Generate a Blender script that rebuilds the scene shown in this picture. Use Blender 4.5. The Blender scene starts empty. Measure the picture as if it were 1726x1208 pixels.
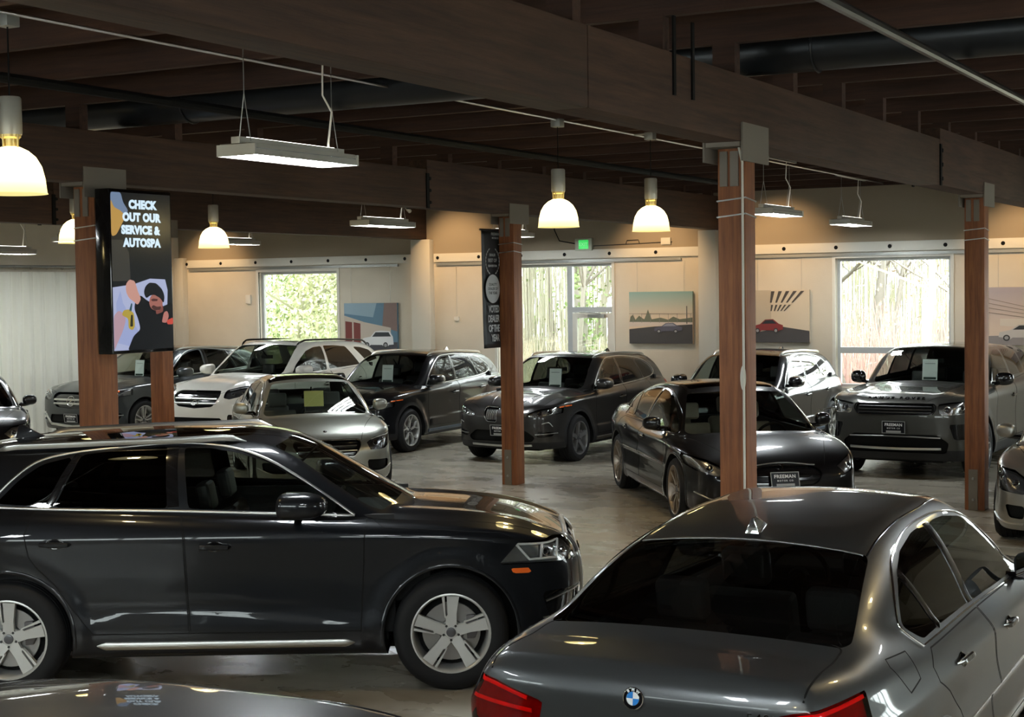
import bpy, bmesh, math, random
import numpy as np
from mathutils import Vector, Matrix

# ------------------------------------------------------------------ camera, world, exposure
SC = bpy.context.scene
COL = SC.collection
SC.view_settings.view_transform = 'Standard'
SC.view_settings.look = 'None'
SC.view_settings.gamma = 1.0
SC.view_settings.use_curve_mapping = False
SC.view_settings.exposure = 0.35

cam_d = bpy.data.cameras.new('camera')
cam = bpy.data.objects.new('camera', cam_d)
COL.objects.link(cam)
SC.camera = cam
cam_d.sensor_width = 36.0
cam_d.lens = 36.0 * 2625.65 / 1726.0
cam_d.clip_end = 300
CAM_LOC = (3.8482, -10.2798, 2.55)
_rt = Vector((0.87670993, 0.48081333, -0.01407974))
_up = Vector((-0.00887266, 0.04543011, 0.99892812))
_fw = Vector((-0.4809376, 0.87564527, -0.04409512))
m = Matrix((( _rt.x, _up.x, -_fw.x, CAM_LOC[0]), (_rt.y, _up.y, -_fw.y, CAM_LOC[1]), (_rt.z, _up.z, -_fw.z, CAM_LOC[2]), (0, 0, 0, 1)))
cam.matrix_world = m

world = bpy.data.worlds.new('overcast_sky')
SC.world = world
world.use_nodes = True
wn = world.node_tree.nodes
wn['Background'].inputs['Color'].default_value = (0.90, 0.97, 1.0, 1)
wn['Background'].inputs['Strength'].default_value = 10.0
SC.cycles.max_bounces = 10
SC.cycles.transparent_max_bounces = 16
SC.cycles.sample_clamp_indirect = 6.0
SC.cycles.caustics_reflective = False
SC.cycles.caustics_refractive = False

LED_POWER = 60
PENDANT_POWER = 38

# ------------------------------------------------------------------ helpers
def tag(o, label=None, cat=None, group=None, kind=None):
    if label: o['label'] = label
    if cat: o['category'] = cat
    if group: o['group'] = group
    if kind: o['kind'] = kind
    return o

def empty(name, loc=(0, 0, 0), rz=0.0):
    o = bpy.data.objects.new(name, None)
    o.empty_display_size = 0.2
    COL.objects.link(o)
    o.location = loc
    o.rotation_euler = (0, 0, rz)
    return o

def meshobj(name, V, F, mat, parent=None, smooth=False, normals=None):
    me = bpy.data.meshes.new(name)
    me.from_pydata([tuple(map(float, v)) for v in V], [], [tuple(map(int, f)) for f in F])
    me.materials.append(mat)
    if smooth or normals is not None:
        me.polygons.foreach_set('use_smooth', [True] * len(me.polygons))
    me.update()
    if normals is not None:
        me.normals_split_custom_set_from_vertices([tuple(map(float, n)) for n in normals])
    o = bpy.data.objects.new(name, me)
    COL.objects.link(o)
    if parent is not None: o.parent = parent
    return o

class MB:
    """collects shapes that become ONE mesh"""
    def __init__(s): s.V = []; s.F = []; s.M = []
    def add(s, V, F, mi=0):
        o = len(s.V)
        s.V += [tuple(v) for v in V]; s.F += [tuple(i + o for i in f) for f in F]; s.M += [mi] * len(F)
        return s
    def box(s, x0, x1, y0, y1, z0, z1, mi=0, M=None):
        V = [(x0, y0, z0), (x1, y0, z0), (x1, y1, z0), (x0, y1, z0), (x0, y0, z1), (x1, y0, z1), (x1, y1, z1), (x0, y1, z1)]
        if M is not None: V = [tuple(M @ Vector(v)) for v in V]
        return s.add(V, [(0, 3, 2, 1), (4, 5, 6, 7), (0, 1, 5, 4), (1, 2, 6, 5), (2, 3, 7, 6), (3, 0, 4, 7)], mi)
    def tube(s, P, r, n=8, mi=0, closed=False, cap=True):
        P = [Vector(p) for p in P]; N = len(P)
        R = r if isinstance(r, (list, tuple)) else [r] * N
        V = []; F = []
        prev = None
        for i, p in enumerate(P):
            a = P[(i - 1) % N] if (i > 0 or closed) else p
            b = P[(i + 1) % N] if (i < N - 1 or closed) else p
            t = (b - a).normalized()
            if prev is None:
                u = t.orthogonal().normalized()
            else:
                u = (prev - t * prev.dot(t)).normalized()
            prev = u; w = t.cross(u)
            for k in range(n):
                an = 2 * math.pi * k / n
                V.append(p + (u * math.cos(an) + w * math.sin(an)) * R[i])
        for i in range(N if closed else N - 1):
            j = (i + 1) % N
            for k in range(n):
                k2 = (k + 1) % n
                F.append((i * n + k, i * n + k2, j * n + k2, j * n + k))
        if cap and not closed:
            F.append(tuple(range(n))[::-1]); F.append(tuple((N - 1) * n + k for k in range(n)))
        return s.add(V, F, mi)
    def lathe(s, prof, n=32, M=None, mi=0, axis='z'):
        V = []; F = []
        for (r, z) in prof:
            for k in range(n):
                a = 2 * math.pi * k / n
                v = (r * math.cos(a), r * math.sin(a), z) if axis == 'z' else (r * math.cos(a), z, r * math.sin(a))
                V.append(tuple(M @ Vector(v)) if M is not None else v)
        for i in range(len(prof) - 1):
            for k in range(n):
                k2 = (k + 1) % n
                f = (i * n + k, i * n + k2, (i + 1) * n + k2, (i + 1) * n + k)
                F.append(f if axis == 'z' else f[::-1])
        return s.add(V, F, mi)
    def prism(s, poly, z0, z1, M=None, mi=0):
        n = len(poly)
        V = [(x, y, z0) for x, y in poly] + [(x, y, z1) for x, y in poly]
        if M is not None: V = [tuple(M @ Vector(v)) for v in V]
        F = [tuple(range(n))[::-1], tuple(range(n, 2 * n))] + [(k, (k + 1) % n, (k + 1) % n + n, k + n) for k in range(n)]
        return s.add(V, F, mi)
    def build(s, name, mats, parent=None, smooth=False, bevel=0.0, seg=2, angle=35):
        mats = mats if isinstance(mats, (list, tuple)) else [mats]
        me = bpy.data.meshes.new(name)
        me.from_pydata([tuple(map(float, v)) for v in s.V], [], s.F)
        for mt in mats: me.materials.append(mt)
        me.polygons.foreach_set('material_index', s.M)
        if bevel > 0:
            bm = bmesh.new(); bm.from_mesh(me)
            bmesh.ops.remove_doubles(bm, verts=bm.verts, dist=1e-5)
            bmesh.ops.recalc_face_normals(bm, faces=bm.faces)
            ed = [e for e in bm.edges if len(e.link_faces) == 2 and e.calc_face_angle(0) > 0.5]
            bmesh.ops.bevel(bm, geom=ed, offset=bevel, segments=seg, profile=0.6, affect='EDGES', clamp_overlap=True)
            bm.to_mesh(me); bm.free()
        if smooth or bevel > 0:
            me.polygons.foreach_set('use_smooth', [True] * len(me.polygons))
            try: me.set_sharp_from_angle(angle=math.radians(angle))
            except Exception: pass
        me.update()
        o = bpy.data.objects.new(name, me); COL.objects.link(o)
        if parent is not None: o.parent = parent
        return o

def text_geo(txt, size, extrude=0.001, spacing=1.0, align='CENTER', bold=0.0):
    cu = bpy.data.curves.new('lettering', 'FONT')
    cu.body = txt; cu.size = size; cu.extrude = extrude; cu.align_x = align; cu.align_y = 'CENTER'
    cu.space_character = spacing; cu.offset = bold; cu.space_line = 0.86; cu.resolution_u = 3
    ob = bpy.data.objects.new('lettering', cu)
    me = bpy.data.meshes.new_from_object(ob)
    V = [tuple(v.co) for v in me.vertices]; F = [tuple(p.vertices) for p in me.polygons]
    bpy.data.meshes.remove(me); bpy.data.objects.remove(ob); bpy.data.curves.remove(cu)
    return V, F

def text_obj(name, txt, size, M, mat, parent=None, **k):
    V, F = text_geo(txt, size, **k)
    return meshobj(name, [M @ Vector(v) for v in V], F, mat, parent)

def frame_M(o, u, n):
    """matrix with local x = u, local z = n, origin o"""
    u = Vector(u).normalized(); n = Vector(n).normalized(); v = n.cross(u).normalized(); u = v.cross(n)
    return Matrix(((u.x, v.x, n.x, o[0]), (u.y, v.y, n.y, o[1]), (u.z, v.z, n.z, o[2]), (0, 0, 0, 1)))

# ------------------------------------------------------------------ materials
def new_mat(name):
    mt = bpy.data.materials.new(name); mt.use_nodes = True
    return mt, mt.node_tree, mt.node_tree.nodes['Principled BSDF']

def simple(name, col, rough=0.5, metal=0.0, coat=0.0, emit=None, estr=0.0, spec=0.5):
    mt, nt, b = new_mat(name)
    b.inputs['Base Color'].default_value = (*col, 1)
    b.inputs['Roughness'].default_value = rough
    b.inputs['Metallic'].default_value = metal
    b.inputs['Coat Weight'].default_value = coat
    b.inputs['Coat Roughness'].default_value = 0.03
    b.inputs['Specular IOR Level'].default_value = spec
    if emit:
        b.inputs['Emission Color'].default_value = (*emit, 1)
        b.inputs['Emission Strength'].default_value = estr
    return mt

def paint(name, col, metal=0.55, rough=0.35, flake=0.12):
    mt, nt, b = new_mat(name)
    tc = nt.nodes.new('ShaderNodeTexCoord'); no = nt.nodes.new('ShaderNodeTexNoise')
    no.inputs['Scale'].default_value = 900; no.inputs['Detail'].default_value = 1
    mx = nt.nodes.new('ShaderNodeMix'); mx.data_type = 'RGBA'
    mx.inputs['A'].default_value = (*[c * (1 - flake) for c in col], 1)
    mx.inputs['B'].default_value = (*[min(1, c * (1 + flake) + .002) for c in col], 1)
    nt.links.new(tc.outputs['Object'], no.inputs['Vector'])
    nt.links.new(no.outputs['Fac'], mx.inputs['Factor'])
    nt.links.new(mx.outputs['Result'], b.inputs['Base Color'])
    b.inputs['Metallic'].default_value = metal
    b.inputs['Roughness'].default_value = rough
    b.inputs['Coat Weight'].default_value = 1.0
    b.inputs['Coat Roughness'].default_value = 0.02
    b.inputs['Coat IOR'].default_value = 1.40
    b.inputs['Specular IOR Level'].default_value = 0.15
    return mt

def glass(name, tint, ior=1.5):
    mt = bpy.data.materials.new(name); mt.use_nodes = True
    nt = mt.node_tree; nt.nodes.clear()
    out = nt.nodes.new('ShaderNodeOutputMaterial'); mix = nt.nodes.new('ShaderNodeMixShader')
    tr = nt.nodes.new('ShaderNodeBsdfTransparent'); gl = nt.nodes.new('ShaderNodeBsdfGlossy')
    fr = nt.nodes.new('ShaderNodeLayerWeight')
    mp = nt.nodes.new('ShaderNodeMapRange')
    fr.inputs['Blend'].default_value = 0.5
    # fresnel like ramp that behaves the same from both sides
    pw = nt.nodes.new('ShaderNodeMath'); pw.operation = 'POWER'; pw.inputs[1].default_value = 5.0
    nt.links.new(fr.outputs['Facing'], pw.inputs[0])
    mp.inputs['To Min'].default_value = 0.042; mp.inputs['To Max'].default_value = 1.0
    nt.links.new(pw.outputs[0], mp.inputs['Value'])
    tr.inputs['Color'].default_value = (*tint, 1)
    gl.inputs['Roughness'].default_value = 0.0
    gl.inputs['Color'].default_value = (1, 1, 1, 1)
    nt.links.new(mp.outputs[0], mix.inputs['Fac'])
    nt.links.new(tr.outputs[0], mix.inputs[1]); nt.links.new(gl.outputs[0], mix.inputs[2])
    nt.links.new(mix.outputs[0], out.inputs['Surface'])
    return mt

def wood(name, c1, c2, axis='Z', scale=3.0, rough=0.6, spots=0.0):
    mt, nt, b = new_mat(name)
    tc = nt.nodes.new('ShaderNodeTexCoord'); mp = nt.nodes.new('ShaderNodeMapping')
    st = {'X': (0.06, 1, 1), 'Y': (1, 0.06, 1), 'Z': (1, 1, 0.06)}[axis]
    mp.inputs['Scale'].default_value = tuple(s * scale * 4 for s in st)
    no = nt.nodes.new('ShaderNodeTexNoise'); no.inputs['Scale'].default_value = 2.5; no.inputs['Detail'].default_value = 8; no.inputs['Roughness'].default_value = 0.65
    n2 = nt.nodes.new('ShaderNodeTexNoise'); n2.inputs['Scale'].default_value = 0.9; n2.inputs['Detail'].default_value = 4
    rp = nt.nodes.new('ShaderNodeValToRGB'); rp.color_ramp.elements[0].position = 0.32; rp.color_ramp.elements[1].position = 0.70
    rp.color_ramp.elements[0].color = (*c1, 1); rp.color_ramp.elements[1].color = (*c2, 1)
    m2 = nt.nodes.new('ShaderNodeMix'); m2.data_type = 'RGBA'; m2.blend_type = 'MULTIPLY'; m2.inputs['Factor'].default_value = 0.55
    rp2 = nt.nodes.new('ShaderNodeValToRGB'); rp2.color_ramp.elements[0].position = .3; rp2.color_ramp.elements[0].color = (.45, .4, .38, 1); rp2.color_ramp.elements[1].position = .62
    bp = nt.nodes.new('ShaderNodeBump'); bp.inputs['Strength'].default_value = 0.25; bp.inputs['Distance'].default_value = 0.02
    L = nt.links.new
    L(tc.outputs['Object'], mp.inputs['Vector']); L(mp.outputs[0], no.inputs['Vector']); L(tc.outputs['Object'], n2.inputs['Vector'])
    L(no.outputs['Fac'], rp.inputs['Fac']); L(n2.outputs['Fac'], rp2.inputs['Fac'])
    L(rp.outputs['Color'], m2.inputs['A']); L(rp2.outputs['Color'], m2.inputs['B']); L(m2.outputs['Result'], b.inputs['Base Color'])
    L(no.outputs['Fac'], bp.inputs['Height']); L(bp.outputs[0], b.inputs['Normal'])
    b.inputs['Roughness'].default_value = rough
    return mt

M = {}
M['black'] = simple('matte_black', (.006, .006, .006), .7, spec=.15)
M['gloss_black'] = simple('gloss_black', (.006, .006, .007), .12, coat=.5)
M['rubber'] = simple('tyre_rubber', (.011, .011, .012), .7, spec=.3)
M['liner'] = simple('arch_liner', (.006, .006, .006), .9, spec=.2)
M['cladding'] = simple('cladding_plastic', (.016, .016, .017), .55, spec=.3)
M['chrome'] = simple('chrome', (.80, .80, .80), .10, 1.0)
M['satin'] = simple('satin_metal', (.62, .62, .60), .32, 1.0)
M['rim_silver'] = simple('rim_silver', (.60, .60, .58), .35, .35, coat=.5)
M['rim_dark'] = simple('rim_grey', (.20, .20, .20), .3, .4, coat=.4)
M['rim_bronze'] = simple('rim_bronze', (.42, .36, .30), .33, .8, coat=.4)
M['disc'] = simple('brake_steel', (.30, .29, .28), .35, .9)
M['caliper'] = simple('caliper_cast', (.12, .11, .11), .5, .5)
M['hub'] = simple('hub_grey', (.12, .12, .13), .3, .5)
M['dark_metal'] = simple('dark_metal', (.07, .07, .07), .35, .8)
M['interior'] = simple('cabin_trim', (.012, .012, .013), .75)
M['seat'] = simple('seat_leather', (.014, .013, .013), .5)
M['seat_grey'] = simple('seat_cloth_grey', (.17, .17, .165), .7)
M['seat_light'] = simple('seat_leather_grey', (.05, .05, .05), .5)
M['beige'] = simple('cabin_beige', (.30, .24, .18), .6)
M['glass_clear'] = glass('windshield_glass', (.74, .80, .76))
M['glass_tint'] = glass('side_glass', (.55, .60, .57))
M['glass_dark'] = glass('privacy_glass', (.045, .048, .048))
M['glass_roof'] = glass('roof_glass', (.02, .02, .02))
M['lens_clear'] = glass('lens_clear', (.92, .93, .93))
M['lens_red'] = glass('lens_red', (.85, .10, .10))
M['lens_back'] = simple('lamp_bowl', (.45, .45, .45), .25, .9)
M['lens_darkback'] = simple('lamp_bowl_dark', (.16, .16, .17), .22, .8)
M['red_back'] = simple('lamp_red_bowl', (.26, .008, .012), .3, .2)
M['led_bar'] = simple('daylight_bar', (.85, .85, .85), .2, .3)
M['orange'] = simple('orange_marker', (.95, .16, .02), .25, coat=.5)
M['mirror_glass'] = simple('mirror_glass', (.8, .8, .8), .02, 1.0)
M['plate_black'] = simple('plate_black', (.006, .006, .008), .4, spec=.2)
M['plate_grey'] = simple('plate_grey', (.35, .35, .33), .4)
M['white_matte'] = simple('white_lettering', (.80, .80, .78), .5)
M['badge_blue'] = simple('badge_blue', (.03, .22, .62), .25, coat=.8)
M['badge_white'] = simple('badge_white', (.80, .82, .82), .25, coat=.8)
M['paper'] = simple('window_sheet', (.80, .80, .78), .6)
M['yellow_paper'] = simple('yellow_sheet', (.86, .84, .30), .45)
M['blue_trim'] = simple('blue_cladding', (.06, .09, .14), .35)

M['glass_side2'] = glass('door_glass', (.30, .33, .32))
M['glass_rear'] = glass('rear_screen_glass', (.20, .20, .20))
M['chrome_handle'] = simple('handle_metallic', (.22, .22, .22), .15, .9, coat=.6)
M['fin_silver'] = simple('fin_silver', (.62, .64, .64), .10, .9, coat=1)
M['red_bar'] = simple('red_light_strip', (1.0, .10, .10), .3)
M['lens_dark'] = simple('projector_lens', (.02, .02, .025), .05, coat=1)
M['dark_print'] = simple('printed_band', (.02, .04, .03), .6)
M['paint_dark'] = paint('paint_graphite', (.045, .045, .046), .6, .34)
M['paint_navy'] = paint('paint_blue_black', (.0075, .0085, .011), .35, .35)
M['paint_grey'] = paint('paint_mid_grey', (.10, .105, .108), .75, .38)
M['paint_black'] = paint('paint_black', (.004, .004, .005), .0, .3)
M['paint_white'] = paint('paint_white', (.80, .77, .69), .0, .35, .02)
M['paint_champagne'] = paint('paint_silver_green', (.36, .37, .33), .8, .36)
M['paint_mineral'] = paint('paint_mineral_grey', (.055, .052, .05), .7, .36)
M['paint_slate'] = paint('paint_slate', (.05, .056, .058), .6, .36)
M['paint_corris'] = paint('paint_khaki_grey', (.075, .074, .066), .6, .38)
M['paint_silver'] = paint('paint_silver', (.36, .35, .32), .8, .34)

# ------------------------------------------------------------------ car body modelling
def tabl(pts, sm=0.03, step=0.005):
    """smooth curve through control points -> dense lookup table"""
    p = np.array(sorted(pts), float); x, y = p[:, 0], p[:, 1]
    n = len(x); h = np.diff(x); d = np.diff(y) / h
    mm = np.zeros(n)
    for i in range(1, n - 1):
        if d[i - 1] * d[i] > 0:
            w1 = 2 * h[i] + h[i - 1]; w2 = h[i] + 2 * h[i - 1]
            mm[i] = (w1 + w2) / (w1 / d[i - 1] + w2 / d[i])
    mm[0] = d[0]; mm[-1] = d[-1]
    X = np.arange(x[0] - 0.3, x[-1] + 0.3, step)
    k = np.clip(np.searchsorted(x, X) - 1, 0, n - 2)
    t = (X - x[k]) / h[k]
    Y = (2*t**3-3*t**2+1)*y[k] + (t**3-2*t**2+t)*h[k]*mm[k] + (-2*t**3+3*t**2)*y[k+1] + (t**3-t**2)*h[k]*mm[k+1]
    Y = np.where(X < x[0], y[0] + (X - x[0]) * mm[0], Y); Y = np.where(X > x[-1], y[-1] + (X - x[-1]) * mm[-1], Y)
    if sm > 0:
        r = int(3 * sm / step); kk = np.exp(-0.5 * (np.arange(-r, r + 1) * step / sm) ** 2); kk /= kk.sum()
        Yp = np.pad(Y, r, mode='reflect', reflect_type='odd'); Y = np.convolve(Yp, kk, mode='valid')
    return X, Y

def ev(tb, x): return np.interp(x, tb[0], tb[1])
def smax(a, b, k): 
    h = np.maximum(k - np.abs(a - b), 0) / k
    return np.maximum(a, b) + h * h * k * 0.25
def smin(a, b, k): return -smax(-a, -b, k)
def sstep(x, a, b):
    t = np.clip((x - a) / (b - a), 0, 1); return t * t * (3 - 2 * t)

class Body:
    def __init__(s, P):
        s.P = P
        for k in ('sec', 'nose', 'tail', 'gw'): setattr(s, k, tabl(P[k], P.get('sm_' + k, 0.02)))
        s.plan = tabl(P['plan'], 0.08); s.deck = tabl(P['deck'], P.get('sm_deck', 0.05)); s.gz = tabl(P['gz'], P.get('sm_gz', 0.05))
        s.gplan = tabl(P['gplan'], 0.08)
        X, Y = s.gz; s.gzs = (X, np.gradient(Y, X)); X, Y = s.deck; s.decks = (X, np.gradient(Y, X))
        s.creases = [(tabl(c[0], 0.05), c[1], c[2], c[3], c[4]) for c in P.get('creases', [])]
        hw = P['hw']
    def F(s, x, y, z):
        P = s.P; hw = P['hw']; ay = np.abs(y)
        W = ev(s.plan, x) * hw - ev(s.sec, z)
        for tb, amp, w, xa, xb in s.creases:
            zc = ev(tb, x); env = sstep(x, xa, xa + 0.35) * (1 - sstep(x, xb - 0.35, xb))
            W = W + amp * env * sstep(zc - z, 0, w) * np.exp(-np.maximum(zc - z, 0) / P.get('crease_len', 0.22))
        fl = P.get('flare', 0.015)
        for xw in P['axles']:
            d = np.sqrt((x - xw) ** 2 + (z - P['wr']) ** 2)
            W = W + fl * (1 - sstep(d, P['ra'] + 0.03, P['ra'] + P.get('flare_w', 0.16)))
        yn = ay / hw
        fs = ay - W
        zd = ev(s.deck, x) - P.get('dcrown', 0.05) * yn ** 2 - P.get('dcrown4', 0.02) * yn ** 6
        hb = P.get('hoodbulge')
        if hb: zd = zd + hb[0] * sstep(x, hb[1], hb[1] + .3) * np.exp(-((ay - hb[2]) / 0.10) ** 2)
        ft = (z - zd) / np.sqrt(1 + np.minimum(ev(s.decks, x) ** 2, 9))
        na, nb, ta_, tb_ = P['npl']; 
        fn = x - (ev(s.nose, z) - na * yn ** 2 - nb * yn ** 6)
        fr = (ev(s.tail, z) + ta_ * yn ** 2 + tb_ * yn ** 6) - x
        k = P.get('k_side', 0.10)
        f = smax(fs, ft, k)
        f = smax(f, fn * 0.9, P.get('k_nose', 0.10)); f = smax(f, fr * 0.9, P.get('k_tail', 0.08))
        f = smax(f, P.get('zb', 0.22) - z, 0.04)
        # greenhouse
        kw, kr = P.get('kws', 0.22), P.get('kwr', 0.15)
        xx = x + y * y * np.where(x > P.get('gmid', 0), kw * sstep(x, P.get('gmid', 0), P.get('gmid', 0) + .7), -kr * sstep(-x, -P.get('gmid', 0), -P.get('gmid', 0) + .7))
        gwid = ev(s.gw, z) + ev(s.gplan, x)
        g1 = (ay - gwid) * 0.96
        g2 = (z + P.get('rcrown', 0.05) * (ay / 0.6) ** 2 * (1) - ev(s.gz, xx)) / np.sqrt(1 + np.minimum(ev(s.gzs, xx) ** 2, 9))
        g = smax(g1, g2, P.get('k_roof', 0.10))
        g = smax(g, 0.6 - z, .02)
        g = smax(g, fr * 0.9 + P.get('tail_in', 0.0), 0.06)
        return smin(f, g, P.get('k_belt', 0.03))
    def grad(s, p, e=0.004):
        x, y, z = p.T
        g = np.stack([s.F(x + e, y, z) - s.F(x - e, y, z), s.F(x, y + e, z) - s.F(x, y - e, z), s.F(x, y, z + e) - s.F(x, y, z - e)], 1) / (2 * e)
        return g
    def polygonise(s, h):
        P = s.P
        x0, x1 = P['ext']; hw = P['hw'] + 0.06; z1 = max(v[1] for v in P['gz']) + 0.05
        ny = int(math.ceil(hw / h))
        X = np.arange(x0 - 2 * h, x1 + 2 * h, h); Y = (np.arange(-ny - 1, ny + 1) + 0.5) * h; Z = np.arange(0.12, z1, h)
        G = np.empty((len(X), len(Y), len(Z)))
        for i in range(0, len(X), 32):
            a, b, c = np.meshgrid(X[i:i + 32], Y, Z, indexing='ij'); G[i:i + 32] = s.F(a, b, c)
        sg = G < 0
        cs = np.zeros(tuple(n - 1 for n in G.shape)); cx = np.zeros(cs.shape + (3,))
        def acc(ax):
            A = [slice(None)] * 3; B = [slice(None)] * 3; A[ax] = slice(0, -1); B[ax] = slice(1, None)
            a, b = G[tuple(A)], G[tuple(B)]; cr = (a < 0) != (b < 0)
            idx = np.argwhere(cr); t = (a[cr] / (a[cr] - b[cr]))
            pos = idx.astype(float); pos[:, ax] += t
            oth = [k for k in range(3) if k != ax]
            for da in (0, -1):
                for db in (0, -1):
                    c = idx.copy(); c[:, oth[0]] += da; c[:, oth[1]] += db
                    ok = np.all((c >= 0) & (c < np.array(cs.shape)), axis=1); c = c[ok]
                    lin = np.ravel_multi_index(c.T, cs.shape)
                    np.add.at(cs.reshape(-1), lin, 1); np.add.at(cx.reshape(-1, 3), lin, pos[ok])
            return idx, a[cr] < 0
        E = [acc(ax) for ax in range(3)]
        act = cs > 0; vid = -np.ones(cs.shape, int); vid[act] = np.arange(act.sum())
        V = cx[act] / cs[act][:, None]
        V = np.stack([X[0] + V[:, 0] * h, Y[0] + V[:, 1] * h, Z[0] + V[:, 2] * h], 1)
        Q = []
        for ax in range(3):
            idx, ins = E[ax]; oth = [k for k in range(3) if k != ax]
            if ax == 1: oth = oth[::-1]
            ok = np.all((idx[:, oth] >= 1) & (idx[:, oth] < np.array(cs.shape)[oth]), axis=1); idx = idx[ok]; ins = ins[ok]
            def cc(da, db):
                c = idx.copy(); c[:, oth[0]] += da; c[:, oth[1]] += db; return vid[c[:, 0], c[:, 1], c[:, 2]]
            q = np.stack([cc(-1, -1), cc(0, -1), cc(0, 0), cc(-1, 0)], 1)
            q[~ins] = q[~ins][:, ::-1]
            Q.append(q)
        Q = np.concatenate(Q)
        for it in range(4):
            g = s.grad(V); f = s.F(*V.T); st = -f[:, None] * g / np.maximum((g * g).sum(1), 0.2)[:, None]
            ln = np.linalg.norm(st, axis=1, keepdims=True); st *= np.minimum(1, h * 0.6 / np.maximum(ln, 1e-9)); V = V + st
        Nn = s.grad(V); Nn /= np.maximum(np.linalg.norm(Nn, axis=1, keepdims=True), 1e-9)
        return V, Nn, Q
    # ---- surface look-ups
    def sy(s, x, z, y1=None):
        x = np.asarray(x, float); z = np.asarray(z, float)
        ys = np.linspace((y1 or s.P['hw'] + 0.08), 0, 220)
        f = s.F(x[:, None] + 0 * ys, ys[None] + 0 * x[:, None], z[:, None] + 0 * ys)
        return s._root(f, ys)
    def _root(s, f, ts):
        ins = f < 0; k = np.argmax(ins, axis=1); k = np.clip(k, 1, len(ts) - 1); r = np.arange(len(k))
        a = f[r, k - 1]; b = f[r, k]; t = np.clip(a / np.where(np.abs(a - b) < 1e-12, 1, a - b), 0, 1)
        return ts[k - 1] + (ts[k] - ts[k - 1]) * t
    def sx(s, y, z, front=True):
        y = np.asarray(y, float); z = np.asarray(z, float); x0, x1 = s.P['ext']
        xs = np.linspace(x1 + .05, 0.4, 500) if front else np.linspace(x0 - .05, -0.4, 500)
        f = s.F(xs[None] + 0 * y[:, None], y[:, None] + 0 * xs, z[:, None] + 0 * xs)
        return s._root(f, xs)
    def sz(s, x, y):
        x = np.asarray(x, float); y = np.asarray(y, float); zs = np.linspace(2.0, 0.4, 420)
        f = s.F(x[:, None] + 0 * zs, y[:, None] + 0 * zs, zs[None] + 0 * x[:, None])
        return s._root(f, zs)
    def proj(s, pts, mode, sgn=1):
        p = np.array(pts, float)
        if mode == 'side': y = s.sy(p[:, 0], p[:, 1]) * sgn; q = np.stack([p[:, 0], y, p[:, 1]], 1)
        elif mode == 'front': q = np.stack([s.sx(p[:, 0], p[:, 1]), p[:, 0], p[:, 1]], 1)
        elif mode == 'rear': q = np.stack([s.sx(p[:, 0], p[:, 1], False), p[:, 0], p[:, 1]], 1)
        else: q = np.stack([p[:, 0], p[:, 1], s.sz(p[:, 0], p[:, 1])], 1)
        n = s.grad(q); n /= np.maximum(np.linalg.norm(n, axis=1, keepdims=True), 1e-9)
        return q, n

def sdf_poly(poly, px, py):
    poly = np.array(poly, float); n = len(poly); d = np.full(px.shape, 1e9); ins = np.zeros(px.shape, bool)
    for i in range(n):
        a = poly[i]; b = poly[(i + 1) % n]; e = b - a; L2 = max(e @ e, 1e-12)
        t = np.clip(((px - a[0]) * e[0] + (py - a[1]) * e[1]) / L2, 0, 1)
        d = np.minimum(d, np.hypot(px - a[0] - t * e[0], py - a[1] - t * e[1]))
        c = (a[1] > py) != (b[1] > py)
        with np.errstate(divide='ignore', invalid='ignore'):
            xi = (b[0] - a[0]) * (py - a[1]) / (b[1] - a[1]) + a[0]
        ins ^= c & (px < xi)
    return np.where(ins, -d, d)

def rnd(poly, r=0.04, n=4):
    out = []; N = len(poly)
    for i in range(N):
        p = np.array(poly[i], float); a = np.array(poly[i - 1], float); b = np.array(poly[(i + 1) % N], float)
        la, lb = np.linalg.norm(a - p), np.linalg.norm(b - p)
        ra = min(r, la * .45); rb = min(r, lb * .45)
        A = p + (a - p) / la * ra; B = p + (b - p) / lb * rb
        for k in range(n + 1):
            t = k / n; out.append(tuple((1-t)**2 * A + 2*t*(1-t) * p + t*t * B))
    return out

def dens(pts, step=0.015, closed=False):
    pts = [tuple(p) for p in pts]
    if closed: pts = pts + [pts[0]]
    out = []
    for a, b in zip(pts[:-1], pts[1:]):
        n = max(1, int(math.hypot(b[0] - a[0], b[1] - a[1]) / step))
        for k in range(n): out.append((a[0] + (b[0] - a[0]) * k / n, a[1] + (b[1] - a[1]) * k / n))
    out.append(pts[-1]); return out

def smooth_line(pts, step=0.02):
    p = np.array(pts, float); t = np.r_[0, np.cumsum(np.hypot(*np.diff(p, axis=0).T))]
    T = np.arange(0, t[-1] + step * .5, step); T[-1] = t[-1]
    n = len(p); M = np.zeros_like(p)
    for i in range(n):
        a, b = max(i - 1, 0), min(i + 1, n - 1); M[i] = (p[b] - p[a]) / (t[b] - t[a])
    k = np.clip(np.searchsorted(t, T) - 1, 0, n - 2); h = (t[k + 1] - t[k])[:, None]; u = ((T - t[k]) / h[:, 0])[:, None]
    return [tuple(v) for v in (2*u**3-3*u**2+1)*p[k] + (u**3-2*u**2+u)*h*M[k] + (-2*u**3+3*u**2)*p[k+1] + (u**3-u**2)*h*M[k+1]]

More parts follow.
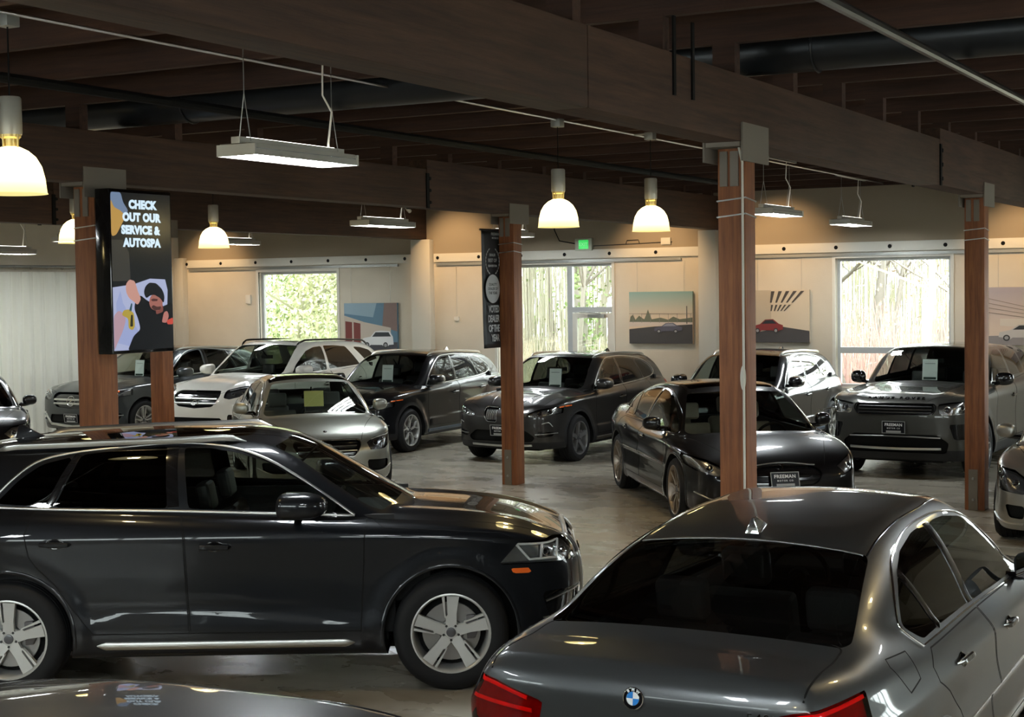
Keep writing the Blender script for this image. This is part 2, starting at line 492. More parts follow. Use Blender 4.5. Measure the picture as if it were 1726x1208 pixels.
class CutMesh:
    def __init__(s, V, N, Q):
        s.V = V; s.N = N; s.quads = Q; s.lab = np.zeros(len(Q), int); s.names = ['body']; s.poly = []  # poly: (tuple, label)
    def cut(s, name, g, keep=None):
        """g: signed values at vertices (negative = region). Only cuts faces labelled body."""
        li = len(s.names); s.names.append(name)
        ins = g < 0
        qi = ins[s.quads]; cnt = qi.sum(1); bod = s.lab == 0
        full = bod & (cnt == 4); s.lab[full] = li
        mix = bod & (cnt > 0) & (cnt < 4)
        todo = [(tuple(q), 0) for q in s.quads[mix]]
        keepq = ~mix; s.quads = s.quads[keepq]; s.lab = s.lab[keepq]
        newp = []
        for (f, l) in s.poly:
            if l != 0: newp.append((f, l)); continue
            c = sum(bool(ins[i]) for i in f)
            if c == 0: newp.append((f, 0))
            elif c == len(f): newp.append((f, li))
            else: todo.append((f, 0))
        ev_ = {}; nv = []; nn = []; base = len(s.V)
        def mid(a, b):
            k = (a, b) if a < b else (b, a)
            if k not in ev_:
                ga, gb = g[k[0]], g[k[1]]; t = ga / (ga - gb); t = min(max(t, 0.02), 0.98)
                nv.append(s.V[k[0]] * (1 - t) + s.V[k[1]] * t); n = s.N[k[0]] * (1 - t) + s.N[k[1]] * t
                nn.append(n / max(np.linalg.norm(n), 1e-9)); ev_[k] = base + len(nv) - 1
            return ev_[k]
        for f, _ in todo:
            A = []; B = []
            n = len(f)
            for i in range(n):
                a, b = f[i], f[(i + 1) % n]
                (A if ins[a] else B).append(a)
                if bool(ins[a]) != bool(ins[b]):
                    m_ = mid(a, b); A.append(m_); B.append(m_)
            if len(A) > 2: newp.append((tuple(A), li))
            if len(B) > 2: newp.append((tuple(B), 0))
        if nv:
            s.V = np.concatenate([s.V, np.array(nv)]); s.N = np.concatenate([s.N, np.array(nn)])
        s.poly = newp
    def extract(s, name, pred=None):
        ids = [i for i, n in enumerate(s.names) if n == name]
        faces = [tuple(q) for q in s.quads[np.isin(s.lab, ids)]] + [f for f, l in s.poly if l in ids]
        if pred is not None:
            faces = [f for f in faces if pred(s.V[list(f)].mean(0))]
        if not faces: return None
        used = sorted({i for f in faces for i in f}); mp = {u: k for k, u in enumerate(used)}
        return s.V[used].copy(), s.N[used].copy(), [tuple(mp[i] for i in f) for f in faces]

def ribbon(mb, q, n, w, h, closed=False, mi=0, off=0.0, taper=0):
    """flat strip of width w standing h proud of the surface"""
    q = np.asarray(q); n = np.asarray(n); N = len(q)
    if closed: t = np.roll(q, -1, 0) - np.roll(q, 1, 0)
    else: t = np.gradient(q, axis=0)
    t /= np.maximum(np.linalg.norm(t, axis=1, keepdims=True), 1e-9)
    b = np.cross(t, n); b /= np.maximum(np.linalg.norm(b, axis=1, keepdims=True), 1e-9)
    prof = [(-.5, -.002), (-.5, h * .6), (-.3, h), (.3, h), (.5, h * .6), (.5, -.002)]
    V = []; F = []; K = len(prof)
    for i in range(N):
        tp = min(1.0, .12 + taper * (1 - abs(2 * i / (N - 1) - 1))) if taper else 1.0
        for a, c in prof: V.append(tuple(q[i] + b[i] * a * w * tp + n[i] * (c * tp + off)))
    for i in range(N if closed else N - 1):
        j = (i + 1) % N
        for k in range(K - 1): F.append((i*K+k, i*K+k+1, j*K+k+1, j*K+k))
    if not closed:
        F.append(tuple(range(K))[::-1]); F.append(tuple((N-1)*K + k for k in range(K)))
    mb.add(V, F, mi)

# ------------------------------------------------------------------ wheels
WHEELS = {}
def spokes(style, R):
    """list of polygons in (radial, tangential) for one spoke and the count"""
    r0, r1 = 0.055, R - 0.018
    if style == 'slot5':
        return 5, [[(.04, -.036), (.12, -.036), (r1, -.055), (r1 + .004, .024), (.115, .020), (.105, .030), (.04, .036)],
                   [(.09, .030), (.105, .030), (.115, .034), (r1 + .002, .038), (r1, .056), (.10, .040)]]
    if style == 'yspoke':
        return 5, [[(r0, -.016), (.13, -.012), (r1, -.075), (r1, -.052), (.145, .002), (r1, .052), (r1, .075), (.13, .016), (r0, .018)],
                   ]
    if style == 'twin5':
        return 5, [[(r0, -.03), (r1, -.050), (r1, -.030), (r0, -.008)], [(r0, .008), (r1, .030), (r1, .050), (r0, .03)]]
    if style == 'star5':
        return 5, [[(.04, -.034), (.13, -.026), (r1, -.034), (r1, .034), (.13, .026), (.04, .034)]]
    if style == 'multi10':
        return 10, [[(r0, -.016), (r1, -.012), (r1, .012), (r0, .016)]]
    if style == 'blade9':
        return 9, [[(r0, -.02), (.15, -.028), (r1, -.005), (r1, .03), (.15, .004), (r0, .02)]]
    return 5, []

def wheel_meshes(R, rim, w, style, mrim, key):
    if key in WHEELS: return WHEELS[key]
    # axis = y, outer face towards +y at y = 0 (rim lip)
    n = 56
    t = MB(); ht = R - rim
    prof = [(rim - .004, -.012), (rim + .006, .006), (rim + .35 * ht, .012), (rim + .62 * ht, .010), (R - .028, 0.0), (R - .010, -.014), (R, -.034)]
    y = -.034
    for gx in (.22, .42, .62, .80):
        yy = -w * gx
        prof += [(R + .001, yy + .006), (R - .007, yy + .004), (R - .007, yy - .004), (R + .001, yy - .006)]
    prof += [(R, -w + .034), (R - .012, -w + .012), (R - .03, -w), (rim + .5 * ht, -w - .008), (rim, -w + .01)]
    t.lathe(prof, n, axis='y')
    tire = t.build('tire', M['rubber'], smooth=True, angle=40)
    b = MB()
    b.lathe([(rim + .006, .004), (rim + .006, -.004), (rim - .006, -.004), (rim - .012, -.012), (rim - .016, -.03), (rim - .03, -.12), (rim - .03, -w + .02)], n, axis='y')
    b.lathe([(rim + .006, .004), (rim - .004, .006), (rim - .010, .000), (rim - .014, -.012)], n, axis='y')
    cnt, polys = spokes(style, rim)
    hb = MB()
    for k in range(cnt):
        a = math.pi / 2 + 2 * math.pi * k / cnt; ca, sa = math.cos(a), math.sin(a)
        for poly in polys:
            def pt(r, tt, top):
                dish = -.030 * (1 - min(r / rim, 1)) ** 1.3 - .004
                yy = dish if top else dish - .035
                return (r * ca + tt * sa, yy, r * sa - tt * ca)
            nn = len(poly)
            # slight chamfer: top outline shrunk
            cx_ = sum(p[0] for p in poly) / nn
            V = [pt(r, tt, False) for r, tt in poly] + [pt(r, tt, True) for r, tt in poly]
            hb.add(V, [tuple(range(nn)), tuple(range(nn, 2 * nn))[::-1]] + [(i, i + nn, (i + 1) % nn + nn, (i + 1) % nn) for i in range(nn)])
    hb.lathe([(.0, -.030), (.03, -.030), (.062, -.034), (.070, -.046), (.070, -.07)], 28, axis='y')
    b.add(hb.V, hb.F)
    rimo = b.build('wheel', mrim, smooth=True, angle=30)
    d = MB(); d.lathe([(.02, -.075), (rim - .065, -.075), (rim - .065, -.095), (.02, -.095)], 40, axis='y')
    d.lathe([(.02, -.065), (.075, -.065), (.08, -.075)], 28, axis='y')
    disc = d.build('brake_disc', M['disc'], smooth=True, angle=30)
    c = MB(); Mx = Matrix.Translation((-(rim - .10), -.06, 0.03))
    a0 = [(.0, -.07), (.05, -.075), (.055, .075), (0, .08), (-.03, 0)]
    c.prism(a0, -.02, .03, Mx @ Matrix.Rotation(math.pi / 2, 4, 'X'))
    cal = c.build('brake_caliper', M['caliper'], bevel=.006)
    h = MB(); h.lathe([(0, -.0215), (.020, -.0215), (.029, -.024), (.032, -.032)], 28, axis='y')
    hub = h.build('hub_cap', M['hub'], smooth=True, angle=30)
    l = MB()
    for k in range(5):
        a = math.pi / 2 + 2 * math.pi * (k + .5) / 5
        l.lathe([(0, -.026), (.0085, -.026), (.0095, -.030), (.0095, -.045)], 8, M=Matrix.Translation((.050 * math.cos(a), 0, .050 * math.sin(a))), axis='y')
        l.lathe([(.0115, -.0335), (.0150, -.0305), (.0175, -.036)], 10, M=Matrix.Translation((.050 * math.cos(a), 0, .050 * math.sin(a))), axis='y', mi=0)
    lug = l.build('lug_nuts', M['dark_metal'], smooth=True)
    back = MB(); back.lathe([(0.0, -.11), (rim - .035, -.11)], 40, axis='y')
    bk = back.build('wheel_well_back', M['black'])
    out = [rimo, tire, disc, cal, hub, lug, bk]
    for o in out: COL.objects.unlink(o)
    WHEELS[key] = [o.data for o in out]
    return WHEELS[key]

def put_wheel(car, x, sgn, P):
    me = wheel_meshes(P['wr'], P['rim'], P.get('tw', .24), P['wstyle'], P['mrim'], P['wkey'])
    names = ['wheel', 'tire', 'brake_disc', 'brake_caliper', 'hub_cap', 'lug_nuts', 'wheel_inner_plate']
    r = bpy.data.objects.new('wheel', me[0]); COL.objects.link(r); r.parent = car
    r.location = (x, sgn * P['track'], P['wr']); 
    r.rotation_euler = (0, P.get('wrot', 0) * sgn, 0 if sgn > 0 else math.pi)
    for nm, m_ in zip(names[1:], me[1:]):
        o = bpy.data.objects.new(nm, m_); COL.objects.link(o); o.parent = r

# ------------------------------------------------------------------ badges
def star_geo(mb, Mt, r, mi=0):
    mb.tube([Mt @ Vector((r * math.cos(a), r * math.sin(a), 0.004)) for a in np.linspace(0, 2 * math.pi, 29)[:-1]], r * .07, 6, mi, closed=True)
    for k in range(3):
        a = math.pi / 2 + k * 2 * math.pi / 3
        t = Vector((math.cos(a), math.sin(a), 0)); s_ = Vector((-math.sin(a), math.cos(a), 0))
        V = [Mt @ (t * r), Mt @ (s_ * r * .13 + Vector((0, 0, .0))), Mt @ (-s_ * r * .13), Mt @ Vector((0, 0, r * .16)), Mt @ (t * r + Vector((0, 0, .002)))]
        mb.add(V, [(0, 1, 3), (0, 3, 2)], mi)

def roundel(car, Mt, r, parent=None):
    b = MB()
    b.lathe([(0, .000), (r, 0), (r, .004), (r * .96, .006), (r * .66, .006)], 40, M=Mt, mi=0)
    b.lathe([(r, .002), (r * 1.03, .005), (r * .97, .0075), (r * .93, .006)], 40, M=Mt, mi=3)
    b.lathe([(r * .66, .006), (r * .63, .0085), (r * .60, .006)], 40, M=Mt, mi=3)
    for q in range(4):
        V = [Mt @ Vector((0, 0, .0064))]; n = 10
        for k in range(n + 1):
            a = math.pi / 2 * (q + k / n); V.append(Mt @ Vector((r * .62 * math.cos(a), r * .62 * math.sin(a), .0064)))
        b.add(V, [(0, k + 1, k + 2) for k in range(n)], 1 if q % 2 == 1 else 2)
    o = b.build('roundel_badge', [M['gloss_black'], M['badge_blue'], M['badge_white'], M['chrome']], parent or car, smooth=True, angle=30)
    V = []
    for ch, a in (('B', 2.2), ('M', math.pi / 2), ('W', .94)):
        tv, tf = text_geo(ch, r * .36, extrude=.0006, bold=.0008)
        R = Mt @ Matrix.Rotation(a - math.pi / 2, 4, 'Z') @ Matrix.Translation((0, r * .80, .0068))
        meshobj('badge_letter', [R @ Vector(v) for v in tv], tf, M['badge_white'], o)
    return o

def plate_geo(car, Mt, w=.305, h=.16, front=True):
    b = MB(); b.box(-w/2, w/2, -h/2, h/2, -.004, .006, 0, Mt)
    fr = .007
    for (x0, x1, y0, y1) in ((-w/2, w/2, h/2-fr, h/2), (-w/2, w/2, -h/2, -h/2+fr), (-w/2, -w/2+fr, -h/2, h/2), (w/2-fr, w/2, -h/2, h/2)):
        b.box(x0, x1, y0, y1, .004, .010, 1, Mt)
    b.box(-w*.32, w*.32, -h*.43, -h*.27, .006, .0075, 1, Mt)
    o = b.build('license_plate', [M['plate_black'], M['plate_grey']], car)
    text_obj('plate_lettering', 'FREEMAN', .050, Mt @ Matrix.Translation((0, h*.20, .0075)), M['white_matte'], o, extrude=.0008, spacing=1.12, bold=.0015)
    text_obj('plate_lettering', 'MOTOR CO', .024, Mt @ Matrix.Translation((0, -h*.08, .0075)), M['white_matte'], o, extrude=.0008, spacing=1.5, bold=.0006)
    return o

# ------------------------------------------------------------------ interior pieces (shared meshes)
INTER = {}
def seat_mesh():
    if 'seat' in INTER: return INTER['seat']
    b = MB()
    def rb(x0, x1, y0, y1, z0, z1, Mx=None): b.box(x0, x1, y0, y1, z0, z1, 0, Mx)
    rb(-.25, .27, -.25, .25, .22, .40)
    rb(-.06, .08, -.25, .25, 0, .66, Matrix.Translation((-.26, 0, .32)) @ Matrix.Rotation(-.30, 4, 'Y'))
    rb(-.04, .06, -.13, .13, 0, .20, Matrix.Translation((-.47, 0, 1.00)) @ Matrix.Rotation(-.18, 4, 'Y'))
    o = b.build('seat', M['seat'], bevel=.045, seg=3); me = o.data; COL.objects.unlink(o); INTER['seat'] = me; return me
def steer_mesh():
    if 'st' in INTER: return INTER['st']
    b = MB(); b.tube([(0, .18 * math.cos(a), .18 * math.sin(a)) for a in np.linspace(0, 2 * math.pi, 29)[:-1]], .016, 8, closed=True)
    b.box(-.01, .02, -.17, .17, -.03, .02); b.lathe([(0, .03), (.05, .02), (.07, -.01)], 16, M=Matrix.Rotation(-math.pi/2, 4, 'Y'))
    b.box(-.01, .02, -.03, .03, -.17, 0)
    o = b.build('steering_wheel', M['black'], smooth=True); me = o.data; COL.objects.unlink(o); INTER['st'] = me; return me

def put(me, name, parent, loc, rot=(0, 0, 0), sc=(1, 1, 1)):
    o = bpy.data.objects.new(name, me); COL.objects.link(o); o.parent = parent; o.location = loc; o.rotation_euler = rot; o.scale = sc; return o

def mirror_geo(sgn, L=.20, Hh=.14, D=.13):
    """mirror head as a rounded solid, stalk toward body; +x forward"""
    b = MB(); nu, nv = 20, 12; V = []; F = []
    for i in range(nv + 1):
        ph = -math.pi / 2 + math.pi * i / nv
        for k in range(nu):
            th = 2 * math.pi * k / nu
            c = lambda a, e: math.copysign(abs(a) ** e, a)
            x = D * .5 * c(math.cos(ph), .7) * c(math.cos(th), .8); y = L * .5 * c(math.cos(ph), .75) * c(math.sin(th), .55) ; z = Hh * .5 * c(math.sin(ph), .75)
            if x < -.02: x = -.02 + (x + .02) * .15
            z2 = z * (1 - .12 * (y * sgn / L)) + .01 * (1)
            x2 = x - abs(y) * .0 - (y * sgn) * .22
            V.append((x2, y, z2))
    for i in range(nv):
        for k in range(nu):
            k2 = (k + 1) % nu; F.append((i*nu+k, i*nu+k2, (i+1)*nu+k2, (i+1)*nu+k))
    b.add(V, F)
    return b

# ------------------------------------------------------------------ the car builder
def build_car(P, loc, heading, name, label, cat='car', h=0.03, group=None):
    B = Body(P); V, N, Q = B.polygonise(h); C = CutMesh(V, N, Q)
    car = empty(name, (loc[0], loc[1], 0), heading); tag(car, label, cat, group)
    mats = P['mats']; hw = P['hw']
    def cut(nm, gf):
        v = C.V; C.cut(nm, gf(v[:, 0], v[:, 1], v[:, 2]))
    BIG = 1.0
    for xw in P['axles']:
        cut('hole', lambda x, y, z: np.where(np.abs(y) > hw - .42, np.hypot(x - xw, z - P['wr'] - P.get('arch_dz', 0)) - P['ra'], BIG))
    kc = P.get('kws', 0.22)
    for (nm, poly) in P['side_windows']:
        cut(nm, lambda x, y, z, poly=poly: np.where(np.abs(y) > .40, sdf_poly(poly, x, z), BIG))
    if P.get('ws'):
        cut('windshield', lambda x, y, z: np.where((z > P['belt'] - .06) & (x > -.1), sdf_poly(P['ws'], x + kc * y * y, np.abs(y)), BIG))
    if P.get('rw'):
        cut('rear_window', lambda x, y, z: np.where((z > P['belt'] - .1) & (x < -.5), sdf_poly(P['rw'], x - P.get('kwr', .15) * y * y, np.abs(y)), BIG))
    if P.get('sunroof'):
        cut('panorama_roof', lambda x, y, z: np.where(z > P['belt'] + .25, sdf_poly(P['sunroof'], x, np.abs(y)), BIG))
    if P.get('blackroof'):
        cut('black_roof_panel', lambda x, y, z: np.where(z > P['belt'] + .25, sdf_poly(P['blackroof'], x, np.abs(y)), BIG))
    for it in P.get('front_regions', []):
        nm, poly, dep = it[0], it[1], it[2]; xmin = it[3] if len(it) > 3 else 1.5; slp = it[4] if len(it) > 4 else 0.0
        zref = np.mean([q[1] for q in poly])
        cut(nm, lambda x, y, z, poly=poly: np.where(x > 0.8, np.maximum(sdf_poly(poly, np.abs(y), z), xmin - x - slp * (z - zref)), BIG))
    for it in P.get('rear_regions', []):
        nm, poly, dep = it[0], it[1], it[2]; xmax = it[3] if len(it) > 3 else -1.5; slp = it[4] if len(it) > 4 else 0
        zref = np.mean([q[1] for q in poly])
        cut(nm, lambda x, y, z, poly=poly: np.where(x < -0.8, np.maximum(sdf_poly(poly, np.abs(y), z), x - xmax - slp * (z - zref)), BIG))
    for it in P.get('side_regions', []):
        cut(it[0], lambda x, y, z, it=it: np.where(np.abs(y) > .5, sdf_poly(it[1], x, z), BIG))
    if P.get('clad_arch'):
        for xw in P['axles']:
            cut('wheel_arch_trim', lambda x, y, z: np.where(np.abs(y) > hw - .3, np.hypot(x - xw, z - P['wr']) - P['ra'] - P['clad_arch'], BIG))
    if P.get('clad_z'):
        cut('lower_cladding', lambda x, y, z: z - P['clad_z'])
    for nm, poly in P.get('doors', []):
        cut(nm, lambda x, y, z, poly=poly: np.where((np.abs(y) > .45), sdf_poly(poly, x, z), BIG))
    if P.get('hood'):
        cut('hood', lambda x, y, z: np.where((x > .6) & (z > P.get('hood_z', .8)), sdf_poly(P['hood'], x + .10 * y * y * 0, np.abs(y)), BIG))
    if P.get('trunk'):
        cut('trunk_lid', lambda x, y, z: np.where((x < -1.2) & (z > P.get('trunk_z', .6)), sdf_poly(P['trunk'], x, np.abs(y)), BIG))
    out = {}
    def mk(nm, mat, pred=None, parent=car, disp=0.0, oname=None, lab=None):
        e = C.extract(nm, pred)
        if e is None: return None
        v, n, f = e
        if disp: v = v + n * disp
        o = meshobj(oname or nm, v, f, mat, parent, smooth=True, normals=n)
        if lab: o['label'] = lab
        return o
    L = lambda c: c[1] > 0
    R_ = lambda c: c[1] <= 0
    body = mk('body', mats['paint'])
    gl = P.get('glass', {})
    for nm, poly in P['side_windows']:
        for pr in (L, R_): mk(nm, gl.get(nm, M['glass_tint']), pr, oname='side_window')
    mk('windshield', M['glass_clear']); mk('rear_window', gl.get('rear_window', M['glass_dark']))
    mk('panorama_roof', M['glass_roof']); mk('black_roof_panel', M['gloss_black'])
    seen = set()
    done = []
    for it in P.get('front_regions', []) + P.get('rear_regions', []) + [(a, b_, c_) for a, b_, c_ in P.get('side_regions', [])]:
        nm = it[0]; dep = it[2]
        if nm in done: continue
        done.append(nm)
        mat = P['rmats'].get(nm, M['gloss_black'])
        single = P.get('single', ('grille', 'bumper_intake', 'badge_panel', 'bumper_guard'))
        base = nm.rstrip('0123456789_')
        for pr in ([None] if base in single else [L, R_]):
            if nm.startswith('headlight'):
                o = mk(nm, M['lens_clear'], pr, oname='headlight')
                if o is not None:
                    mk(nm, mat, pr, parent=o, disp=-.03, oname='reflector')
            elif nm.startswith('taillight'):
                o = mk(nm, M['lens_red'], pr, oname='taillight')
                if o is not None: mk(nm, mat, pr, parent=o, disp=-.022, oname='reflector')
            else:
                mk(nm, mat, pr, disp=dep, oname=base)
    for s_ in (L, R_): 
        mk('wheel_arch_trim', M['cladding'], s_)
    mk('lower_cladding', mats.get('clad', M['cladding']))
    hd = P.get('handles', {})
    for nm, _ in P.get('doors', []):
        for sg, pr in ((1, L), (-1, R_)):
            d = mk(nm, mats['paint'], pr, oname='door')
            hp = hd.get(nm)
            if d is not None and hp:
                q, n = B.proj(smooth_line([(hp[0] - .11, hp[1] - hp[2] * .11), (hp[0], hp[1]), (hp[0] + .11, hp[1] + hp[2] * .11)], .02), 'side', sg)
                hb = MB(); off = np.minimum(1, 3.2 * (1 - np.abs(np.linspace(-1, 1, len(q))) ** 2))[:, None] * .034
                ribbon(hb, q + n * (off - .012), n, .030, .018, taper=4)
                hb.build('door_handle', mats.get('handle', mats['paint']), d, smooth=True)
                # finger recess
                rc = MB(); c0, n0 = B.proj([hp[:2]], 'side', sg); c0 = c0[0]; n0 = n0[0]
                Mt = frame_M(c0 + n0 * .001, (1, 0, 0), n0); 
                rc.lathe([(0, .0003), (.030, .0008), (.036, .002), (.040, .0005)], 24, M=Mt @ Matrix.Diagonal((1.5, .85, 1, 1)))
                rc.build('handle_recess', M['gloss_black'], d, smooth=True)
    mk('hood', mats['paint']); mk('trunk_lid', mats['paint'])
    # seams
    def seam(pts, mode, sg=1, w=.007, closed=True, nm='panel_gap'):
        q, n = B.proj(dens(pts, .02, closed), mode, sg); g_ = MB(); ribbon(g_, q, n, w, .0012); g_.build(nm, M['black'], car)
    for nm, poly in P.get('doors', []):
        for sg in (1, -1): seam(poly, 'side', sg, P.get('seam_w', .007))
    if P.get('hood'):
        hp_ = [p_ for p_ in P['hood'] if p_[1] >= 0]
        for sg in (1, -1): seam([(p_[0], sg * p_[1]) for p_ in hp_], 'top', 1, .006, False)
    if P.get('seam_top'):
        tp = [p_ for p_ in P['trunk'] if p_[1] >= 0 and p_[0] > -2.53]; tp = [t_ for t_ in tp if t_[1] > .55]
        for sg in (1, -1): seam([(p_[0], sg * p_[1]) for p_ in tp], 'top', 1, .008, False)
    for it in P.get('seams', []):
        for sg in (1, -1):
            pts = it[0]
            if it[1] == 'top': pts = [(a, b_ * sg) for a, b_ in pts]
            if it[1] in ('front', 'rear'): pts = [(a * sg, b_) for a, b_ in pts]
            seam(pts, it[1], sg if it[1] == 'side' else 1, it[2] if len(it) > 2 else .006, False)
    # trims: (name, pts, mode, width, height, material, options)
    for t in P.get('trims', []):
        nm, pts, mode, w, hh, mat = t[:6]; opt = t[6] if len(t) > 6 else {}
        pp = smooth_line(pts, opt.get('step', .02)) if opt.get('smooth', True) else dens(pts, .02, opt.get('closed', False))
        mg = MB()
        for sg in (1, -1):
            p2 = pp
            if mode in ('front', 'rear'): p2 = [(a * sg, b_) for a, b_ in pp]
            if mode == 'top': p2 = [(a, b_ * sg) for a, b_ in pp]
            if opt.get('one') and sg < 0: continue
            q, n = B.proj(p2, mode, sg if mode == 'side' else 1)
            if opt.get('lift') is not None:
                tt = np.linspace(-1, 1, len(q)); q = q + n * (opt['lift'] * np.minimum(1, (1 - tt ** 2) * 3.0))[:, None]
            mb = mg if opt.get('merge') else MB()
            ribbon(mb, q, n, w, hh, off=opt.get('off', 0), taper=opt.get('taper', 0))
            if not opt.get('merge'): mb.build(nm, mat, car, smooth=True, angle=50)
        if opt.get('merge'): mg.build(nm, mat, car, smooth=True, angle=50)
    # wheel arches
    zc = P['wr'] + P.get('arch_dz', 0)
    for xw in P['axles']:
        th = np.radians(np.linspace(-25, 205, 40)); xs = xw + P['ra'] * np.cos(th); zs = zc + P['ra'] * np.sin(th); ok = zs > P.get('zb', .22) + .01
        xs, zs = xs[ok], zs[ok]; ys = B.sy(xs, zs)
        ys = np.where(ys < hw - .2, hw - .05, ys)
        for sg in (1, -1):
            V_ = []; F_ = []
            for i in range(len(xs)):
                V_ += [(xs[i], sg * (ys[i] + .001), zs[i]), (xs[i], sg * (hw - .42), zs[i])]
            for i in range(len(xs) - 1): F_.append((2*i, 2*i+1, 2*i+3, 2*i+2))
            V_.append((xw, sg * (hw - .42), zc)); c = len(V_) - 1
            for i in range(len(xs) - 1): F_.append((2*i+1, c, 2*i+3))
            lin = MB(); lin.add(V_, F_); lin.build('wheel_arch_liner', M['liner'], car)
    if P.get('arch_lip', True):
        for xw in P['axles']:
            th = np.radians(np.linspace(-20, 200, 60)); xs = xw + (P['ra'] + .010) * np.cos(th); zs = zc + (P['ra'] + .010) * np.sin(th); ok = (zs > P.get('zb', .22) + .04)
            for sg in (1, -1):
                q, n = B.proj(np.stack([xs[ok], zs[ok]], 1), 'side', sg); lp = MB(); ribbon(lp, q, n, .022, .006); lp.build('wheel_arch_lip', M['cladding'] if P.get('clad_arch') else mats['paint'], car, smooth=True, angle=60)
    for xw in P['axles']:
        for sg in (1, -1): put_wheel(car, xw, sg, P)
    # underbody
    ub = MB(); x0, x1 = P['ext']; ub.box(x0 + .35, x1 - .35, -hw + .43, hw - .43, P.get('zb', .22) - .04, P.get('zb', .22) + .10); ub.box(P['axles'][1] + P['ra'] + .03 if P['axles'][1] < 0 else 0, P['axles'][0] - P['ra'] - .03, -hw + .12, hw - .12, P.get('zb', .22) - .01, P.get('zb', .22) + .06)
    ub.build('underbody', M['liner'], car)
    # mirrors
    mx, my, mz = P['mirror']; my = hw + .035
    for sg in (1, -1):
        g = mirror_geo(sg, *P.get('mirror_size', (.21, .15, .13)))
        ym = B.sy([mx], [P['belt'] + .03])[0]
        o = g.build('door_mirror', mats.get('mirror', mats['paint']), car, smooth=True, angle=80); o.location = (mx, sg * my, mz)
        o.rotation_euler = (0, 0, sg * .12)
        st = MB(); st.tube([(0.02, -sg * (my - ym + .04), -.06), (0.02, -sg * .07, -.055), (0.01, -sg * .02, -.04)], [.028, .022, .03], 10)
        st.build('mirror_stalk', M['gloss_black'], o, smooth=True)
        gm = MB(); gm.box(-.028, -.024, -.08, .08, -.05, .06); g2 = gm.build('mirror_glass', M['mirror_glass'], o)
        if P.get('mirror_chrome'): 
            pass
    # interior
    bz = P['belt']; dz = P.get('seat_dz', 0)
    fl = MB(); fl.box(P['cab'][0], P['cab'][1], -hw + .20, hw - .20, .30, .36); 
    fl.build('cabin_floor', M['interior'], car)
    for sx in (.30, -.62):
        for sg in (1, -1):
            so = put(seat_mesh(), 'seat', car, (P['seatx'] + sx, sg * .37, P.get('seatz', 0) + dz), sc=(1, 1, P.get('seat_s', 1)))
            if P.get('seatmat'): so.material_slots[0].link = 'OBJECT'; so.material_slots[0].material = P['seatmat']
    da = MB(); dx = P['dash'][0]; da.box(dx - .28, dx + .34, -hw + .17, hw - .17, .55, P['dash'][1]); da.box(-.3 + P['seatx'], dx - .2, -.13, .13, .35, .68)
    da.box(dx - .30, dx - .24, -.12, .14, P['dash'][1] - .04, P['dash'][1] + .10)
    da.build('dashboard', P.get('dashmat', M['interior']), car, bevel=.04, seg=3)
    put(steer_mesh(), 'steering_wheel', car, (dx - .40, .37, P['dash'][1] - .05), (0, .35, 0))
    for sg in (1, -1):
        dt = MB(); dt.box(P['cab'][0] + .1, P['dash'][0] + .1, sg * (hw - .17) - .02, sg * (hw - .17) + .02, .36, bz - .03)
        dt.build('door_trim', M['interior'], car)
    ib = MB(); sd = bool(P.get('rw')); ib.box(P['cab'][0] - .02, P['cab'][0] + .04, -hw + (.22 if sd else .10), hw - (.22 if sd else .10), .36, bz + (-.03 if sd else .08)); ib.box(P['ext'][0] + .35, P['cab'][0], -hw + .24, hw - .24, bz - .12, bz - .10); ib.build('luggage_cover', M['interior'], car)
    rm = MB(); q, n = B.proj([(P['rvm'], 0.0)], 'top'); z = q[0][2]; rm.box(P['rvm'] - .16, P['rvm'] - .12, -.11, .11, z - .17, z - .11); rm.tube([(P['rvm'] - .13, 0, z - .13), (P['rvm'], 0, z - .01)], .01, 6)
    rm.build('rear_view_mirror', M['black'], car, bevel=.008)
    return car, B, C

# ------------------------------------------------------------------ room materials
def wall_mat():
    mt, nt, b = new_mat('painted_plaster')
    tc = nt.nodes.new('ShaderNodeTexCoord'); n1 = nt.nodes.new('ShaderNodeTexNoise'); n1.inputs['Scale'].default_value = .7; n1.inputs['Detail'].default_value = 6
    rp = nt.nodes.new('ShaderNodeValToRGB'); rp.color_ramp.elements[0].color = (.56, .49, .38, 1); rp.color_ramp.elements[1].color = (.68, .61, .49, 1)
    rp.color_ramp.elements[0].position = .3; rp.color_ramp.elements[1].position = .7
    n2 = nt.nodes.new('ShaderNodeTexNoise'); n2.inputs['Scale'].default_value = 35; bp = nt.nodes.new('ShaderNodeBump'); bp.inputs['Strength'].default_value = .12; bp.inputs['Distance'].default_value = .01
    L = nt.links.new; L(tc.outputs['Object'], n1.inputs['Vector']); L(tc.outputs['Object'], n2.inputs['Vector']); L(n1.outputs['Fac'], rp.inputs['Fac']); L(rp.outputs['Color'], b.inputs['Base Color']); L(n2.outputs['Fac'], bp.inputs['Height']); L(bp.outputs[0], b.inputs['Normal'])
    b.inputs['Roughness'].default_value = .85; return mt

